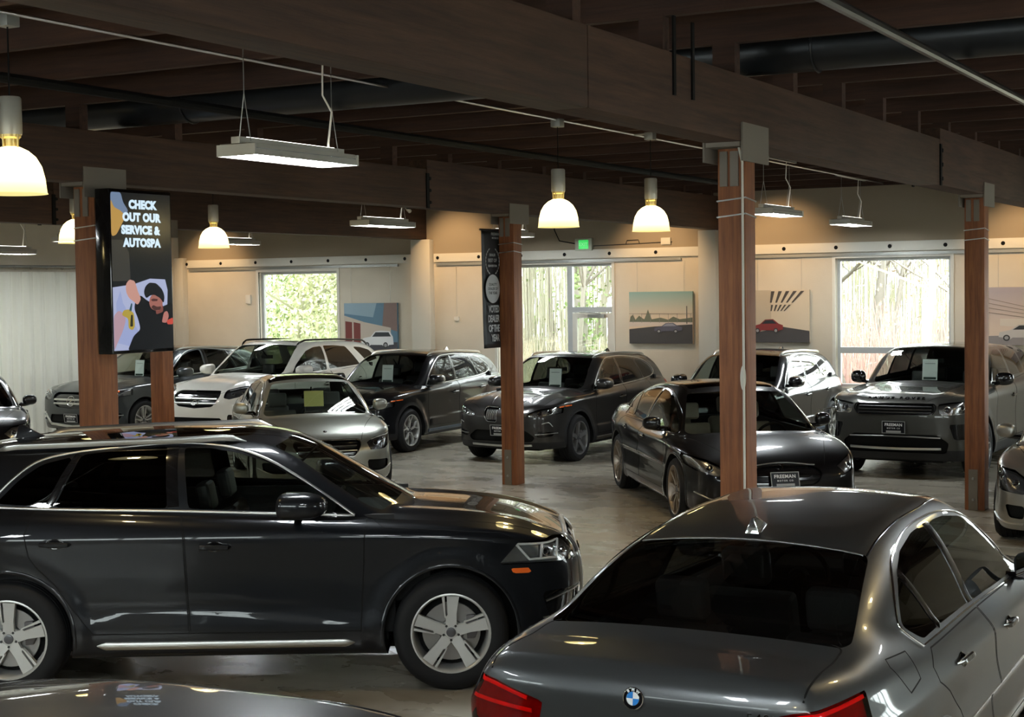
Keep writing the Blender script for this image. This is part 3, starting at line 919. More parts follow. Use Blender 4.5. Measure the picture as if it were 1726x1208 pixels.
def floor_mat():
    mt, nt, b = new_mat('polished_concrete')
    N = nt.nodes.new; L = nt.links.new
    tc = N('ShaderNodeTexCoord'); mp = N('ShaderNodeMapping'); mp.inputs['Rotation'].default_value = (0, 0, .5); mp.inputs['Scale'].default_value = (.6, 1.0, 1)
    n1 = N('ShaderNodeTexNoise'); n1.inputs['Scale'].default_value = .55; n1.inputs['Detail'].default_value = 7; n1.inputs['Roughness'].default_value = .55; n1.inputs['Distortion'].default_value = .5
    n2 = N('ShaderNodeTexNoise'); n2.inputs['Scale'].default_value = 2.4; n2.inputs['Detail'].default_value = 6; n2.inputs['Distortion'].default_value = .3
    rp = N('ShaderNodeValToRGB'); e = rp.color_ramp.elements; e[0].position = .30; e[0].color = (.22, .19, .145, 1); e[1].position = .66; e[1].color = (.66, .62, .51, 1); q = e.new(.46); q.color = (.45, .41, .335, 1)
    mx = N('ShaderNodeMix'); mx.data_type = 'RGBA'; mx.blend_type = 'MULTIPLY'; mx.inputs['Factor'].default_value = .6
    rp2 = N('ShaderNodeValToRGB'); rp2.color_ramp.elements[0].position = .15; rp2.color_ramp.elements[0].color = (.35, .32, .28, 1); rp2.color_ramp.elements[1].position = .85; rp2.color_ramp.interpolation = 'B_SPLINE'; rp.color_ramp.interpolation = 'B_SPLINE'
    vo = N('ShaderNodeTexVoronoi'); vo.feature = 'DISTANCE_TO_EDGE'; vo.inputs['Scale'].default_value = .38
    nd = N('ShaderNodeTexNoise'); nd.inputs['Scale'].default_value = 1.6; nd.inputs['Detail'].default_value = 6
    vm = N('ShaderNodeMix'); vm.data_type = 'RGBA'; vm.blend_type = 'LINEAR_LIGHT'; vm.inputs['Factor'].default_value = .35
    cr = N('ShaderNodeValToRGB'); cr.color_ramp.elements[0].position = 0; cr.color_ramp.elements[0].color = (.25, .22, .2, 1); cr.color_ramp.elements[1].position = .004
    m3 = N('ShaderNodeMix'); m3.data_type = 'RGBA'; m3.blend_type = 'MULTIPLY'; m3.inputs['Factor'].default_value = .55
    rr = N('ShaderNodeMapRange'); rr.inputs['From Min'].default_value = .3; rr.inputs['From Max'].default_value = .7; rr.inputs['To Min'].default_value = .20; rr.inputs['To Max'].default_value = .36
    L(tc.outputs['Object'], mp.inputs['Vector']); L(mp.outputs[0], n1.inputs['Vector']); L(mp.outputs[0], n2.inputs['Vector']); L(n1.outputs['Fac'], rp.inputs['Fac']); L(n2.outputs['Fac'], rp2.inputs['Fac'])
    L(rp.outputs['Color'], mx.inputs['A']); L(rp2.outputs['Color'], mx.inputs['B'])
    L(tc.outputs['Object'], nd.inputs['Vector']); L(tc.outputs['Object'], vm.inputs['A']); L(nd.outputs['Color'], vm.inputs['B']); L(vm.outputs['Result'], vo.inputs['Vector'])
    L(vo.outputs['Distance'], cr.inputs['Fac']); L(mx.outputs['Result'], m3.inputs['A']); L(cr.outputs['Color'], m3.inputs['B']); L(m3.outputs['Result'], b.inputs['Base Color'])
    L(n2.outputs['Fac'], rr.inputs['Value']); L(rr.outputs[0], b.inputs['Roughness'])
    b.inputs['Specular IOR Level'].default_value = .6
    return mt

def curtain_mat():
    return simple('curtain_canvas', (.76, .74, .64), .9)

WOOD_POST = wood('fir_post', (.17, .050, .016), (.38, .138, .044), 'Z', 3.0, .6)
WOOD_BEAM = wood('old_beam', (.036, .017, .010), (.092, .045, .025), 'Y', 2.0, .75)
WOOD_JOIST = wood('old_joist', (.036, .015, .009), (.085, .037, .021), 'X', 2.0, .8)
DECK = wood('roof_boards', (.030, .015, .010), (.062, .030, .019), 'Y', 3.0, .9)
WALL = wall_mat(); FLOOR = floor_mat()
PILASTER = simple('pilaster_paint', (.64, .59, .49), .8)
WHITE = simple('white_paint', (.70, .66, .57), .6)
FRAME = simple('aluminium_frame', (.52, .53, .52), .4, .3)
STEEL = simple('galvanised_steel', (.36, .36, .33), .45, .6)
PLATE = simple('steel_plate_dusty', (.22, .19, .155), .7, .3)
DUCT = simple('black_duct', (.022, .024, .027), .33, .4)
GLASSW = glass('window_pane', (.95, .97, .95))

XW0, XW1, YW, YF, ZC = -17.9, 9.0, 14.94, -13.2, 4.46

def struct(o): o['kind'] = 'structure'; return o

# floor, ceiling, walls with openings
b = MB(); b.box(XW0 - .2, XW1 + .2, YF - .2, YW + .2, -.12, 0); struct(b.build('floor', FLOOR))
b = MB(); b.box(XW0 - .2, XW1 + .2, YF - .2, YW + .2, ZC, ZC + .1); struct(b.build('ceiling', DECK))

def wall_with(name, x0, x1, z1, holes, M_, mat=WALL, t=.22):
    """wall in local x/z plane, thickness to +y; holes = (x0,x1,z0,z1)"""
    b = MB(); xs = sorted({x0, x1, *[h[0] for h in holes], *[h[1] for h in holes]}); zs = sorted({0, z1, *[h[2] for h in holes], *[h[3] for h in holes]})
    nx, nz = len(xs) - 1, len(zs) - 1
    ins = [[any(h[0] <= (xs[i]+xs[i+1])/2 <= h[1] and h[2] <= (zs[j]+zs[j+1])/2 <= h[3] for h in holes) for j in range(nz)] for i in range(nx)]
    vid = {}; V = []; F = []
    def v(i, j, k):
        if (i, j, k) not in vid: vid[(i, j, k)] = len(V); V.append(M_ @ Vector((xs[i], k * t, zs[j])))
        return vid[(i, j, k)]
    for i in range(nx):
        for j in range(nz):
            if ins[i][j]: continue
            F.append((v(i,j,0), v(i+1,j,0), v(i+1,j+1,0), v(i,j+1,0))); F.append((v(i,j,1), v(i,j+1,1), v(i+1,j+1,1), v(i+1,j,1)))
            if i == 0 or ins[i-1][j]: F.append((v(i,j,0), v(i,j+1,0), v(i,j+1,1), v(i,j,1)))
            if i == nx-1 or ins[i+1][j]: F.append((v(i+1,j,0), v(i+1,j,1), v(i+1,j+1,1), v(i+1,j+1,0)))
            if j == 0 or ins[i][j-1]: F.append((v(i,j,0), v(i,j,1), v(i+1,j,1), v(i+1,j,0)))
            if j == nz-1 or ins[i][j+1]: F.append((v(i,j+1,0), v(i+1,j+1,0), v(i+1,j+1,1), v(i,j+1,1)))
    b.add(V, F); return struct(b.build(name, mat))

W1 = (-15.83, -13.90, .90, 2.97); W2 = (-10.30, -7.95, .12, 3.0); W3 = (-3.87, -1.99, .86, 2.99); W4 = (1.55, 3.9, .86, 2.99)
backM = Matrix.Translation((0, YW, 0))
wall_with('wall_back', XW0, XW1, ZC, [W1, W2, W3, W4], backM)
wall_with('wall_left', 0, YW - YF, ZC, [], Matrix.Translation((XW0, YF, 0)) @ Matrix.Rotation(math.pi / 2, 4, 'Z'))
FILL_FW = [(-8.0, -4.5, 2.0, 3.4), (-2.2, 1.8, 2.0, 3.4), (2.9, 6.9, 2.0, 3.4)]  # invented windows behind the camera, added as daylight fill
wall_with('wall_front', XW0, XW1, ZC, FILL_FW, Matrix.Translation((0, YF - .22, 0)))
FILL_SW = [(7.2, 10.5, .9, 3.1), (18.0, 21.5, .9, 3.1)]  # invented windows in the unseen right wall, added to let in more daylight
wall_with('wall_right', 0, YW - YF, ZC, FILL_SW, Matrix.Translation((XW1 + .22, YF, 0)) @ Matrix.Rotation(math.pi / 2, 4, 'Z'))

def window(n, hole, Mw, mull=(), trans=(), fw=.05, pane=True, depth=.10):
    x0, x1, z0, z1 = hole
    e = empty('window_%d' % n, (0, 0, 0)); struct(e)
    f = MB(); d0, d1 = depth, depth + .07
    for (a, b_, c, d) in ((x0, x0 + fw, z0, z1), (x1 - fw, x1, z0, z1), (x0 + fw, x1 - fw, z0, z0 + fw), (x0 + fw, x1 - fw, z1 - fw, z1)): f.box(a, b_, d0, d1, c, d, 0, Mw)
    f.build('window_frame', FRAME, e)
    for (a, c, d, w) in mull:
        m_ = MB(); m_.box(a - w/2, a + w/2, d0 - .005, d1 + .005, c, d, 0, Mw); m_.build('mullion', FRAME, e)
    for (z, a, c, w) in trans:
        m_ = MB(); m_.box(a, c, d0 - .006, d1 + .006, z - w/2, z + w/2, 0, Mw); m_.build('transom', FRAME, e)
    g = MB(); g.box(x0 + fw*.5, x1 - fw*.5, (d0+d1)/2 - .003, (d0+d1)/2 + .003, z0 + fw*.5, z1 - fw*.5, 0, Mw); g.build('pane', GLASSW, e)
    c = MB(); k = .055
    for (a, b_, cc, d) in ((x0 - k, x0, z0 - k, z1 + k), (x1, x1 + k, z0 - k, z1 + k), (x0, x1, z1, z1 + k), (x0, x1, z0 - k, z0)): c.box(a, b_, -.018, .03, cc, d, 0, Mw)
    c.build('casing', WHITE, e)
    return e
window(1, W1, backM); 
w2 = window(2, W2, backM, mull=[(-8.84, .12, 2.97, .10)], trans=[(2.17, -8.80, -7.98, .10)])
# glazed door leaf under the transom with its closer
e = empty('door_1'); struct(e)
b = MB(); yd = YW + .09
for (a, c, d, f) in ((-8.79, -8.70, .14, 2.11), (-8.09, -8.0, .14, 2.11), (-8.70, -8.09, 2.02, 2.11), (-8.70, -8.09, .14, .34)): b.box(a, c, yd, yd + .05, d, f)
b.build('door_leaf_frame', WHITE, e)
b = MB(); b.box(-8.70, -8.09, yd + .02, yd + .03, .34, 2.02); b.build('door_pane', GLASSW, e)
b = MB(); b.box(-8.45, -8.12, yd - .07, yd - .01, 2.03, 2.09); b.tube([(-8.2, yd - .05, 2.10), (-8.35, yd - .16, 2.12), (-8.62, yd - .05, 2.13)], .012, 6); b.build('door_closer', STEEL, e)
b = MB(); b.tube([(-8.15, yd - .01, 1.0), (-8.15, yd - .07, 1.0), (-8.15, yd - .07, 1.3), (-8.15, yd - .01, 1.3)], .012, 6); b.build('door_handle', STEEL, e)
w3 = window(3, W3, backM, trans=[(1.47, -3.85, -2.0, .10)])
window(4, W4, backM, trans=[(1.47, 1.6, 3.85, .10)], mull=[(2.72, .9, 2.95, .06)])
fM = Matrix.Translation((0, YF, 0)) @ Matrix.Rotation(math.pi, 4, 'Z')
for i, hf in enumerate(FILL_FW):
    hh = (-hf[1], -hf[0], hf[2], hf[3]); n = 4
    window(5 + i, hh, fM, mull=[(hh[0] + (hh[1] - hh[0]) * k / n, 2.02, 3.38, .05) for k in range(1, n)], trans=[(2.7, hh[0] + .02, hh[1] - .02, .05)])
rM = Matrix.Translation((XW1, YF, 0)) @ Matrix.Rotation(math.pi / 2, 4, 'Z') @ Matrix.Diagonal((1, -1, 1, 1))
for i, hf in enumerate(FILL_SW):
    window(9 + i, hf, rM, mull=[(hf[0] + (hf[1] - hf[0]) * k / 4, .92, 3.08, .05) for k in (1, 2, 3)], trans=[(.9 + 2.2 * k / 3, hf[0] + .02, hf[1] - .02, .05) for k in (1, 2)])

# pilasters, rail with dark holes, picture rail
for i, (a, c) in enumerate(((-18.0, -17.68), (-12.08, -11.66), (-6.24, -5.92), (-.18, .14))):
    b = MB(); b.box(a, c, YW - .16, YW + .02, 0, 3.52 if i else 3.3); tag(b.build('wall_pilaster', PILASTER, bevel=.006), ['plaster pilaster in the far left corner of the window wall', 'plaster pilaster between the ivy window and the banner post', 'plaster pilaster right of the fenced racetrack picture', 'plaster pilaster right of the window with the birch trees'][i], 'pilaster')
for i, (a, c, xs) in enumerate(((-17.66, -12.10, [-17.652 + .8944 * k for k in range(7)]), (-11.64, -6.26, [-11.55 + .8944 * k for k in range(6)]), (-5.90, -.20, [-5.637 + .8944 * k for k in range(7)]), (.16, 6.0, [.62 + .8944 * k for k in range(6)]))):
    e = empty('wall_rail', (0, 0, 0)); tag(e, ['white bolted board above the ivy window', 'white bolted board above the glazed door', 'white bolted board above the birch window', 'white bolted board right of the last pilaster'][i], 'rail')
    b = MB(); b.box(a, c, YW - .05, YW, 3.09, 3.25); b.build('board', WHITE, e, bevel=.004)
    for x in xs:
        if x > c - .05: continue
        b = MB(); b.lathe([(0, -.058), (.030, -.056), (.034, -.048)], 14, M=Matrix.Translation((x, YW, 3.17)), axis='y'); b.build('bolt', M['black'], e)
    b = MB(); b.box(a + .05, c - .35, YW - .045, YW, 3.025, 3.055); b.box(a + .05, c - .35, YW - .045, YW - .035, 3.055, 3.075); b.build('picture_rail', STEEL, e)
b = MB(); b.box(XW0, XW1, YW - .03, YW, 0, .12); struct(b.build('baseboard_back', WHITE))

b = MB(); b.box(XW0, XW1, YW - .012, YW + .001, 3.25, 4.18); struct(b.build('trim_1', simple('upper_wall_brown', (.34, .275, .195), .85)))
# small wall fittings
e = empty('exit_sign', (-8.47, YW - .03, 3.34)); tag(e, 'green and white exit sign above the glazed door', 'sign')
b = MB(); b.box(-.17, .17, -.05, .03, -.11, .11); b.build('housing', simple('sign_white', (.55, .56, .45), .5), e, bevel=.01)
b = MB(); b.box(-.09, .10, -.058, -.05, -.08, .08); b.build('green_face', simple('green_face', (.03, .45, .08), .4, emit=(.05, .9, .15), estr=.5), e)
text_obj('exit_lettering', 'EXIT', .085, Matrix.Translation((0.005, -.060, 0)) @ Matrix.Rotation(math.pi / 2, 4, 'X'), simple('exit_letters', (.30, .70, .35), .4, emit=(.3, .9, .4), estr=.5), e)
b = MB(); b.tube([(-9.1, YW - .02, 4.1), (-9.08, YW - .02, 3.62), (-8.98, YW - .02, 3.42), (-8.66, YW - .02, 3.36)], .010, 6); tag(b.build('sign_cable', M['black'], smooth=True), 'thin cable dropping to the green exit sign', 'cable')
b = MB(); b.tube([(-8.3, YW - .02, 3.31), (-6.78, YW - .02, 3.345)], .008, 6); b.tube([(-7.66, YW - .02, 3.33), (-7.64, YW - .02, 3.39), (-7.42, YW - .02, 3.395), (-7.40, YW - .02, 3.335)], .008, 6); tag(b.build('wall_conduit', M['dark_metal'], smooth=True), 'dark conduit running right from the exit sign', 'conduit')
b = MB(); b.box(-6.98, -6.80, YW - .05, YW, 3.30, 3.42); tag(b.build('junction_box', WHITE, bevel=.006), 'small white box at the right end of the dark conduit', 'box')
b = MB(); b.box(-16.15, -16.02, YW - .04, YW, 2.34, 2.52); tag(b.build('thermostat', WHITE, bevel=.01), 'small white thermostat left of the ivy window', 'thermostat')
b = MB(); b.box(-11.22, -11.12, YW - .03, YW, 1.98, 2.06); b.tube([(-11.17, YW - .01, 2.06), (-11.17, YW - .01, 3.0)], .004, 5); tag(b.build('wall_socket', WHITE), 'little outlet on a cord left of the black banner', 'outlet')

# pictures on the window wall
def picture(name, label, x0, x1, z0, z1, shapes, wires=True):
    e = empty(name, ((x0 + x1) / 2, YW - .02, z0)); tag(e, label, 'picture', 'car pictures on the window wall')
    ox, oz = (x0 + x1) / 2, z0
    b = MB(); b.box(x0 - ox, x1 - ox, -.045, 0, 0, z1 - oz); b.build('canvas', shapes[0], e)
    for i, (nm, poly, mat) in enumerate(shapes[1:]):
        b = MB(); w, h_ = x1 - x0, z1 - z0
        Mt = Matrix.Translation((x0 - ox, -.046 - .0008 * i, 0)) @ Matrix.Rotation(math.pi / 2, 4, 'X') @ Matrix.Diagonal((w, h_, 1, 1))
        n = len(poly); V = [Mt @ Vector((px, py, 0)) for px, py in poly]; b.add(V, [tuple(range(n))]); b.build(nm, mat, e)
    if wires:
        b = MB()
        for fx in (.12, .86):
            b.tube([(x0 - ox + (x1 - x0) * fx, -.01, z1 - oz), (x0 - ox + (x1 - x0) * fx, -.01, 3.03 - oz)], .0025, 4)
        b.build('hanging_wire', STEEL, e)
    return e
pm = lambda n, c, r=.6: simple('picture_' + n, c, r)
def grad(name, c0, c1, z0, z1):
    mt, nt, b = new_mat(name); tc = nt.nodes.new('ShaderNodeTexCoord'); sp = nt.nodes.new('ShaderNodeSeparateXYZ'); mr = nt.nodes.new('ShaderNodeMapRange'); rp = nt.nodes.new('ShaderNodeValToRGB')
    mr.inputs['From Min'].default_value = z0; mr.inputs['From Max'].default_value = z1; rp.color_ramp.elements[0].color = (*c0, 1); rp.color_ramp.elements[1].color = (*c1, 1)
    nt.links.new(tc.outputs['Object'], sp.inputs[0]); nt.links.new(sp.outputs['Z'], mr.inputs[0]); nt.links.new(mr.outputs[0], rp.inputs[0]); nt.links.new(rp.outputs[0], b.inputs['Base Color']); return mt
def carpoly(cx, cz, w, h, kind='sedan'):
    if kind == 'suv': P = [(-.5,.12),(-.5,.45),(-.42,.55),(-.22,.62),(-.08,.95),(.10,1.0),(.38,.97),(.48,.62),(.5,.15),(.36,.12),(.30,0),(.20,0),(.14,.12),(-.22,.12),(-.28,0),(-.38,0),(-.43,.12)]
    else: P = [(-.5,.15),(-.48,.45),(-.25,.58),(-.08,.92),(.18,.95),(.36,.62),(.5,.5),(.5,.18),(.38,.12),(.32,0),(.22,0),(.16,.12),(-.20,.12),(-.26,0),(-.36,0),(-.42,.12)]
    return [(cx + a * w, cz + b_ * h) for a, b_ in P]
def discpoly(cx, cz, rx, rz): return [(cx + rx * math.cos(a), cz + rz * math.sin(a)) for a in np.linspace(0, 2 * math.pi, 17)[:-1]]
def carshapes(cx, cz, w, h, col, kind, glassc=(.02, .025, .03)):
    out = [('painted_car', carpoly(cx, cz, w, h, kind), col)]
    if kind == 'suv': out.append(('painted_windows', [(cx - .17*w, cz + .62*h), (cx - .06*w, cz + .9*h), (cx + .35*w, cz + .9*h), (cx + .42*w, cz + .64*h)], pm('glass', glassc)))
    else: out.append(('painted_windows', [(cx - .20*w, cz + .60*h), (cx - .06*w, cz + .86*h), (cx + .16*w, cz + .88*h), (cx + .30*w, cz + .62*h)], pm('glass', glassc)))
    for k in (-.33, .27 if kind != 'suv' else .25): out.append(('painted_wheel', discpoly(cx + k * w, cz + .10*h, .075*w, .19*h), pm('wheel', (.03, .03, .03)))); out.append(('painted_rim', discpoly(cx + k * w, cz + .10*h, .045*w, .11*h), pm('rim', (.3, .3, .3))))
    return out
asph = pm('asphalt', (.060, .056, .054)); 
# 1 white suv in a courtyard
picture('wall_picture', 'picture of a white SUV by a building with dark red doors', -13.70, -12.47, 1.41, 2.33, [pm('blue', (.10, .19, .26)),
  ('painted_sky', [(.0,.78),(.55,.70),(.62,1),(0,1)], pm('sky1', (.26, .36, .42))), ('painted_tower', [(.72,.5),(.76,1),(1,1),(1,.4)], pm('brown', (.20, .13, .11))), ('painted_street', [(0,0),(1,0),(1,.18),(0,.14)], pm('street', (.05, .05, .06))),
  ('painted_wall', [(0,.14),(0,.74),(.38,.60),(.88,.48),(.88,.18),(.4,.14)], pm('stucco', (.52, .44, .36))), ('painted_door', [(.02,.14),(.02,.62),(.15,.60),(.15,.14)], pm('reddoor', (.17, .035, .028))), ('painted_door', [(.18,.14),(.18,.60),(.31,.57),(.31,.15)], pm('reddoor', (.17, .035, .028)))] + carshapes(.63, .08, .60, .34, pm('whitecar', (.70, .70, .70)), 'suv'))
# 2 racetrack
picture('wall_picture', 'picture of a dark coupe on asphalt before a fence under pale sky', -7.59, -6.39, 1.57, 2.48, [grad('picture_sky2', (.68, .52, .36), (.22, .36, .33), .4, .9),
  ('painted_trees', [(0,.40),(.02,.52),(.06,.56),(.10,.46),(.16,.54),(.20,.50),(.24,.47),(.27,.55),(.30,.66),(.33,.56),(.36,.47),(.5,.50),(.62,.46),(.7,.52),(.8,.47),(1,.5),(1,.38),(0,.38)], pm('trees', (.13, .14, .09))),
  ('painted_barrier', [(0,.33),(1,.36),(1,.41),(0,.42)], pm('barrier', (.60, .50, .42))), ('painted_track', [(0,0),(1,0),(1,.37),(.4,.33),(0,.28)], pm('track', (.050, .046, .044))), ('painted_pole', [(.905,.38),(.905,.72),(.92,.72),(.92,.38)], pm('pole', (.10, .09, .08)))]
  + [('painted_fence_post', [(x, .40), (x, .58), (x + .006, .58), (x + .006, .40)], pm('fence', (.22, .2, .17))) for x in (.06, .2, .34, .48, .62, .76, .97)] + [('painted_fence_wire', [(0, .575), (1, .575), (1, .582), (0, .582)], pm('fence', (.22, .2, .17)))]
  + carshapes(.62, .22, .44, .19, pm('darkcar', (.09, .09, .12)), 'sedan', (.25, .25, .3)))
# 3 red car under a concrete roof
picture('wall_picture', 'picture of a dark red coupe beneath a striped concrete canopy', -5.34, -4.30, 1.60, 2.48, [pm('cream', (.62, .52, .38)),
  ('painted_wall', [(0,.25),(0,1),(.36,1),(.36,.35)], pm('panel', (.50, .42, .31))), ('painted_road', [(0,0),(1,0),(1,.22),(.55,.30),(0,.16)], pm('road3', (.060, .056, .056)))]
  + [('painted_stripe', [(.36 + .125*k, .98), (.42 + .125*k, .98), (.37 + .09*k, .76), (.34 + .09*k, .76)], pm('stripe', (.06, .05, .045))) for k in range(5)]
  + [('painted_stripe', [(.36 + .075*k, .72), (.395 + .075*k, .72), (.37 + .055*k, .60), (.35 + .055*k, .60)], pm('stripe', (.06, .05, .045))) for k in range(5)]
  + carshapes(.30, .20, .52, .26, pm('redcar', (.22, .03, .03)), 'sedan'))
# 4 silver car and bridge cables
picture('wall_picture', 'picture of a silver car before a bridge, cut by the right photo edge', -1.38, -.22, 1.57, 2.48, [grad('picture_sky4', (.62, .50, .40), (.36, .32, .34), .25, .85),
  ('painted_road', [(0,0),(1,0),(1,.20),(0,.16)], pm('road4', (.26, .24, .24))), ('painted_wall', [(.15,.34),(1,.26),(1,.44),(.15,.46)], pm('pale', (.60, .54, .46)))]
  + [('painted_cable', [(0, .80 - .08*k), (1, .50 - .04*k), (1, .508 - .04*k), (0, .812 - .08*k)], pm('cable', (.22, .18, .15))) for k in range(4)] + carshapes(.44, .10, .62, .28, pm('silvercar', (.48, .46, .44)), 'sedan'))

# ------------------------------------------------------------------ timber frame
def post(x, y, s, label, front_bracket=True):
    e = empty('timber_post', (x, y, 0)); tag(e, label, 'post')
    b = MB(); b.box(-s/2, s/2, -s/2, s/2, 0, 3.50); b.build('shaft', WOOD_POST, e, bevel=.008)
    b = MB(); b.box(-.124, .124, -.26, .26, 3.50, 3.53)
    b.build('cap_plate', PLATE, e)
    for sg in (1,):
        b = MB(); b.box(.132, .145, -.26, .26, 3.40, 3.66); b.build('side_plate', PLATE, e)
    b = MB(); b.box(-.145, -.132, -.26, .26, 3.40, 3.66); b.build('side_plate', PLATE, e)
    b = MB(); b.box(-s/2 + .02, -s/2 + .075, -s/2 - .012, -s/2, 3.24, 3.48); b.build('tie_bracket', PLATE, e)
    b = MB(); b.box(-.005, .055, -s/2 - .012, -s/2, 3.24, 3.48); b.build('tie_bracket', PLATE, e)
    b = MB(); b.box(-.065, .035, -s/2 - .010, -s/2, 0, .46); b.build('base_strap', PLATE, e)
    for z in (.12, .36):
        b = MB(); b.lathe([(0, -s/2 - .028), (.014, -s/2 - .028), (.016, -s/2 - .010)], 6, M=Matrix.Translation((-.015, 0, z)), axis='y'); b.build('bolt', STEEL, e)
    for z in (3.14, 3.03):
        b = MB(); q = s/2 + .004; b.tube([(-q, -q, z), (q, -q, z + .02), (q, q, z), (-q, q, z - .02)], .006, 6, closed=True); b.build('wire_tie', M['satin'], e)
    return e
LV = 5.97
pB = post(0.0, 0.0, .20, 'tall brown timber post in the centre foreground with white conduit and switch')
pC = post(0.0, 7.59, .22, 'dark timber post near the right edge in front of the boxy SUV')
pA = post(-LV, 7.59, .22, 'slender timber post with the black banner, left of the centre')
pL = post(-LV, 0.0, .24, 'timber post at left that carries the digital display')
p2 = post(-2 * LV, 7.59, .24, 'timber post right behind the digital display')
# conduit and switch on the centre post
b = MB(); b.tube([(.085, -.112, .98), (.085, -.112, 3.40), (.07, -.15, 3.52), (.02, -.16, 3.60)], .009, 8); o = b.build('electrical_conduit', WHITE, smooth=True); tag(o, 'thin white conduit running down the front of the centre post', 'conduit')
b = MB(); b.box(.055, .125, -.135, -.10, .82, 1.0); o = b.build('switch_box', WHITE, bevel=.006); tag(o, 'pale rectangular switch box low on the centre post', 'switch')
b = MB(); b.prism([(.10 + .020 * math.cos(a), 1.92 + .085 * math.sin(a)) for a in np.linspace(0, 2*math.pi, 25)[:-1]], 0.0, .006, Matrix.Translation((0, -.104, 0)) @ Matrix.Rotation(math.pi / 2, 4, 'X')); o = b.build('oval_sticker', WHITE, smooth=False); o.location = (-.022, 0, 0); tag(o, 'pale oval sticker on the centre post at window height', 'sticker')

def beam(x, w, z0, z1, ya, yb, label):
    b = MB(); b.box(x - w/2, x + w/2, ya, yb, z0, z1); return tag(b.build('timber_beam', WOOD_BEAM, bevel=.010), label, 'beam')
def beam_line(x, y1, labs):
    e = empty('timber_beam', (x, 0, 3.53)); tag(e, labs, 'beam')
    b = MB(); b.box(-.13, .13, -2.6, 5.35, 0, .45); b.build('beam_section', WOOD_BEAM, e, bevel=.010)
    b = MB(); b.box(-.13, .13, 5.36, y1, 0, .56); b.build('beam_section', WOOD_BEAM, e, bevel=.010)
    b = MB(); b.box(-.13, .13, YF, -2.61, 0, .45); b.build('beam_section', WOOD_BEAM, e, bevel=.010)
    for y in (5.35,):
        for sg in (1, -1):
            b = MB(); b.box(sg * .13, sg * .145, y - .03, y + .03, -.01, .40); b.build('splice_strap', M['black'], e)
            for z in (.06, .20, .34):
                b = MB(); b.lathe([(0, 0), (.02, 0), (.022, -.016)], 6, M=Matrix.Translation((sg * .150, y + .05, z)) @ Matrix.Rotation(sg * -math.pi / 2, 4, 'Z'), axis='y'); b.build('bolt', M['black'], e)
    k = 0; y = -11.25
    while y < y1 - .3:
        if y > YF: b = MB(); b.box(-.08, .08, y - .05, y + .05, .45 if y < 5.36 else .56, .67); b.build('spacer_block', WOOD_JOIST, e)
        y += 1.23
    return e
beam_line(0, YW, 'big dark timber beam crossing the top of the photo over the centre post')
beam_line(-LV, YW, 'dark timber beam over the banner post and the display post')
beam_line(-2 * LV, YW, 'far left timber beam behind the digital display')
beam_line(LV, YW, 'timber beam to the right of the photo')
b = MB(); b.box(XW0, XW1, YW - .10, YW, 4.16, ZC); tag(b.build('ledger_board', WOOD_JOIST), 'dark ledger board along the top of the window wall', 'board')
j0 = None; y = 1.05 - 1.23 * 11
while y < YW - .3:
    if j0 is None:
        b = MB(); b.box(XW0, XW1, -.035, .035, 4.20, ZC); j0 = b.build('ceiling_joist', WOOD_JOIST); tag(j0, 'dark wooden joist under the roof boards', 'joist', 'joists under the roof boards'); j0.location = (0, y, 0)
    else:
        j = j0.copy(); COL.objects.link(j); j.location = (0, y, 0)
    y += 1.23
# straps that hold the duct above the big beam
for yy in (-1.42, -1.12):
    b = MB(); b.box(.131, .143, yy - .018, yy + .018, 3.72, 4.20); tag(b.build('duct_strap', M['black']), 'black strap on the side of the big beam below the duct', 'strap', 'two straps on the big beam')
# duct, pipes and conduits
b = MB(); b.tube([(x, .43, 4.22) for x in np.linspace(-13, XW1, 12)], .165, 28)
e = b.build('air_duct', DUCT, smooth=True, angle=60); tag(e, 'round black ventilation duct crossing under the roof', 'duct')
for x in (-11.5, -8.2, -5.2, -1.9, .45, 3.2):
    b = MB(); b.tube([(x, .43 + .172 * math.cos(a), 4.22 + .172 * math.sin(a)) for a in np.linspace(0, 2*math.pi, 25)[:-1]], .009, 5, closed=True); b.build('duct_band', DUCT, e)
b = MB(); b.tube([(1.48, YF, 3.97), (1.48, YW, 3.97)], .032, 10); tag(b.build('sprinkler_pipe', M['dark_metal'], smooth=True), 'dark pipe running under the joists at the upper right', 'pipe')
b = MB(); b.tube([(-3.7, -6, 3.93), (-3.7, 9.3, 3.93), (-3.7, 9.3, 4.2)], .034, 10); tag(b.build('sprinkler_pipe', M['black'], smooth=True), 'black pipe under the joists left of the pendant lamps', 'pipe')
b = MB(); b.tube([(-3.05, YF, 4.188), (-3.05, YW - .1, 4.188)], .011, 8); tag(b.build('electrical_conduit', M['satin'], smooth=True), 'thin shiny conduit above the middle line of pendant lamps', 'conduit')
b = MB(); b.tube([(-9.2, YF, 4.188), (-9.2, YW - .1, 4.188)], .011, 8); tag(b.build('electrical_conduit', M['satin'], smooth=True), 'thin conduit above the left line of pendant lamps', 'conduit')

for xx_, lb_ in ((3.0, 'thin conduit above the lamps right of the big beam'), (-15.0, 'thin conduit above the lamps of the far left bay')):
    b = MB(); b.tube([(xx_, YF, 4.188), (xx_, YW - .1, 4.188)], .011, 8); tag(b.build('electrical_conduit', M['satin'], smooth=True), lb_, 'conduit')

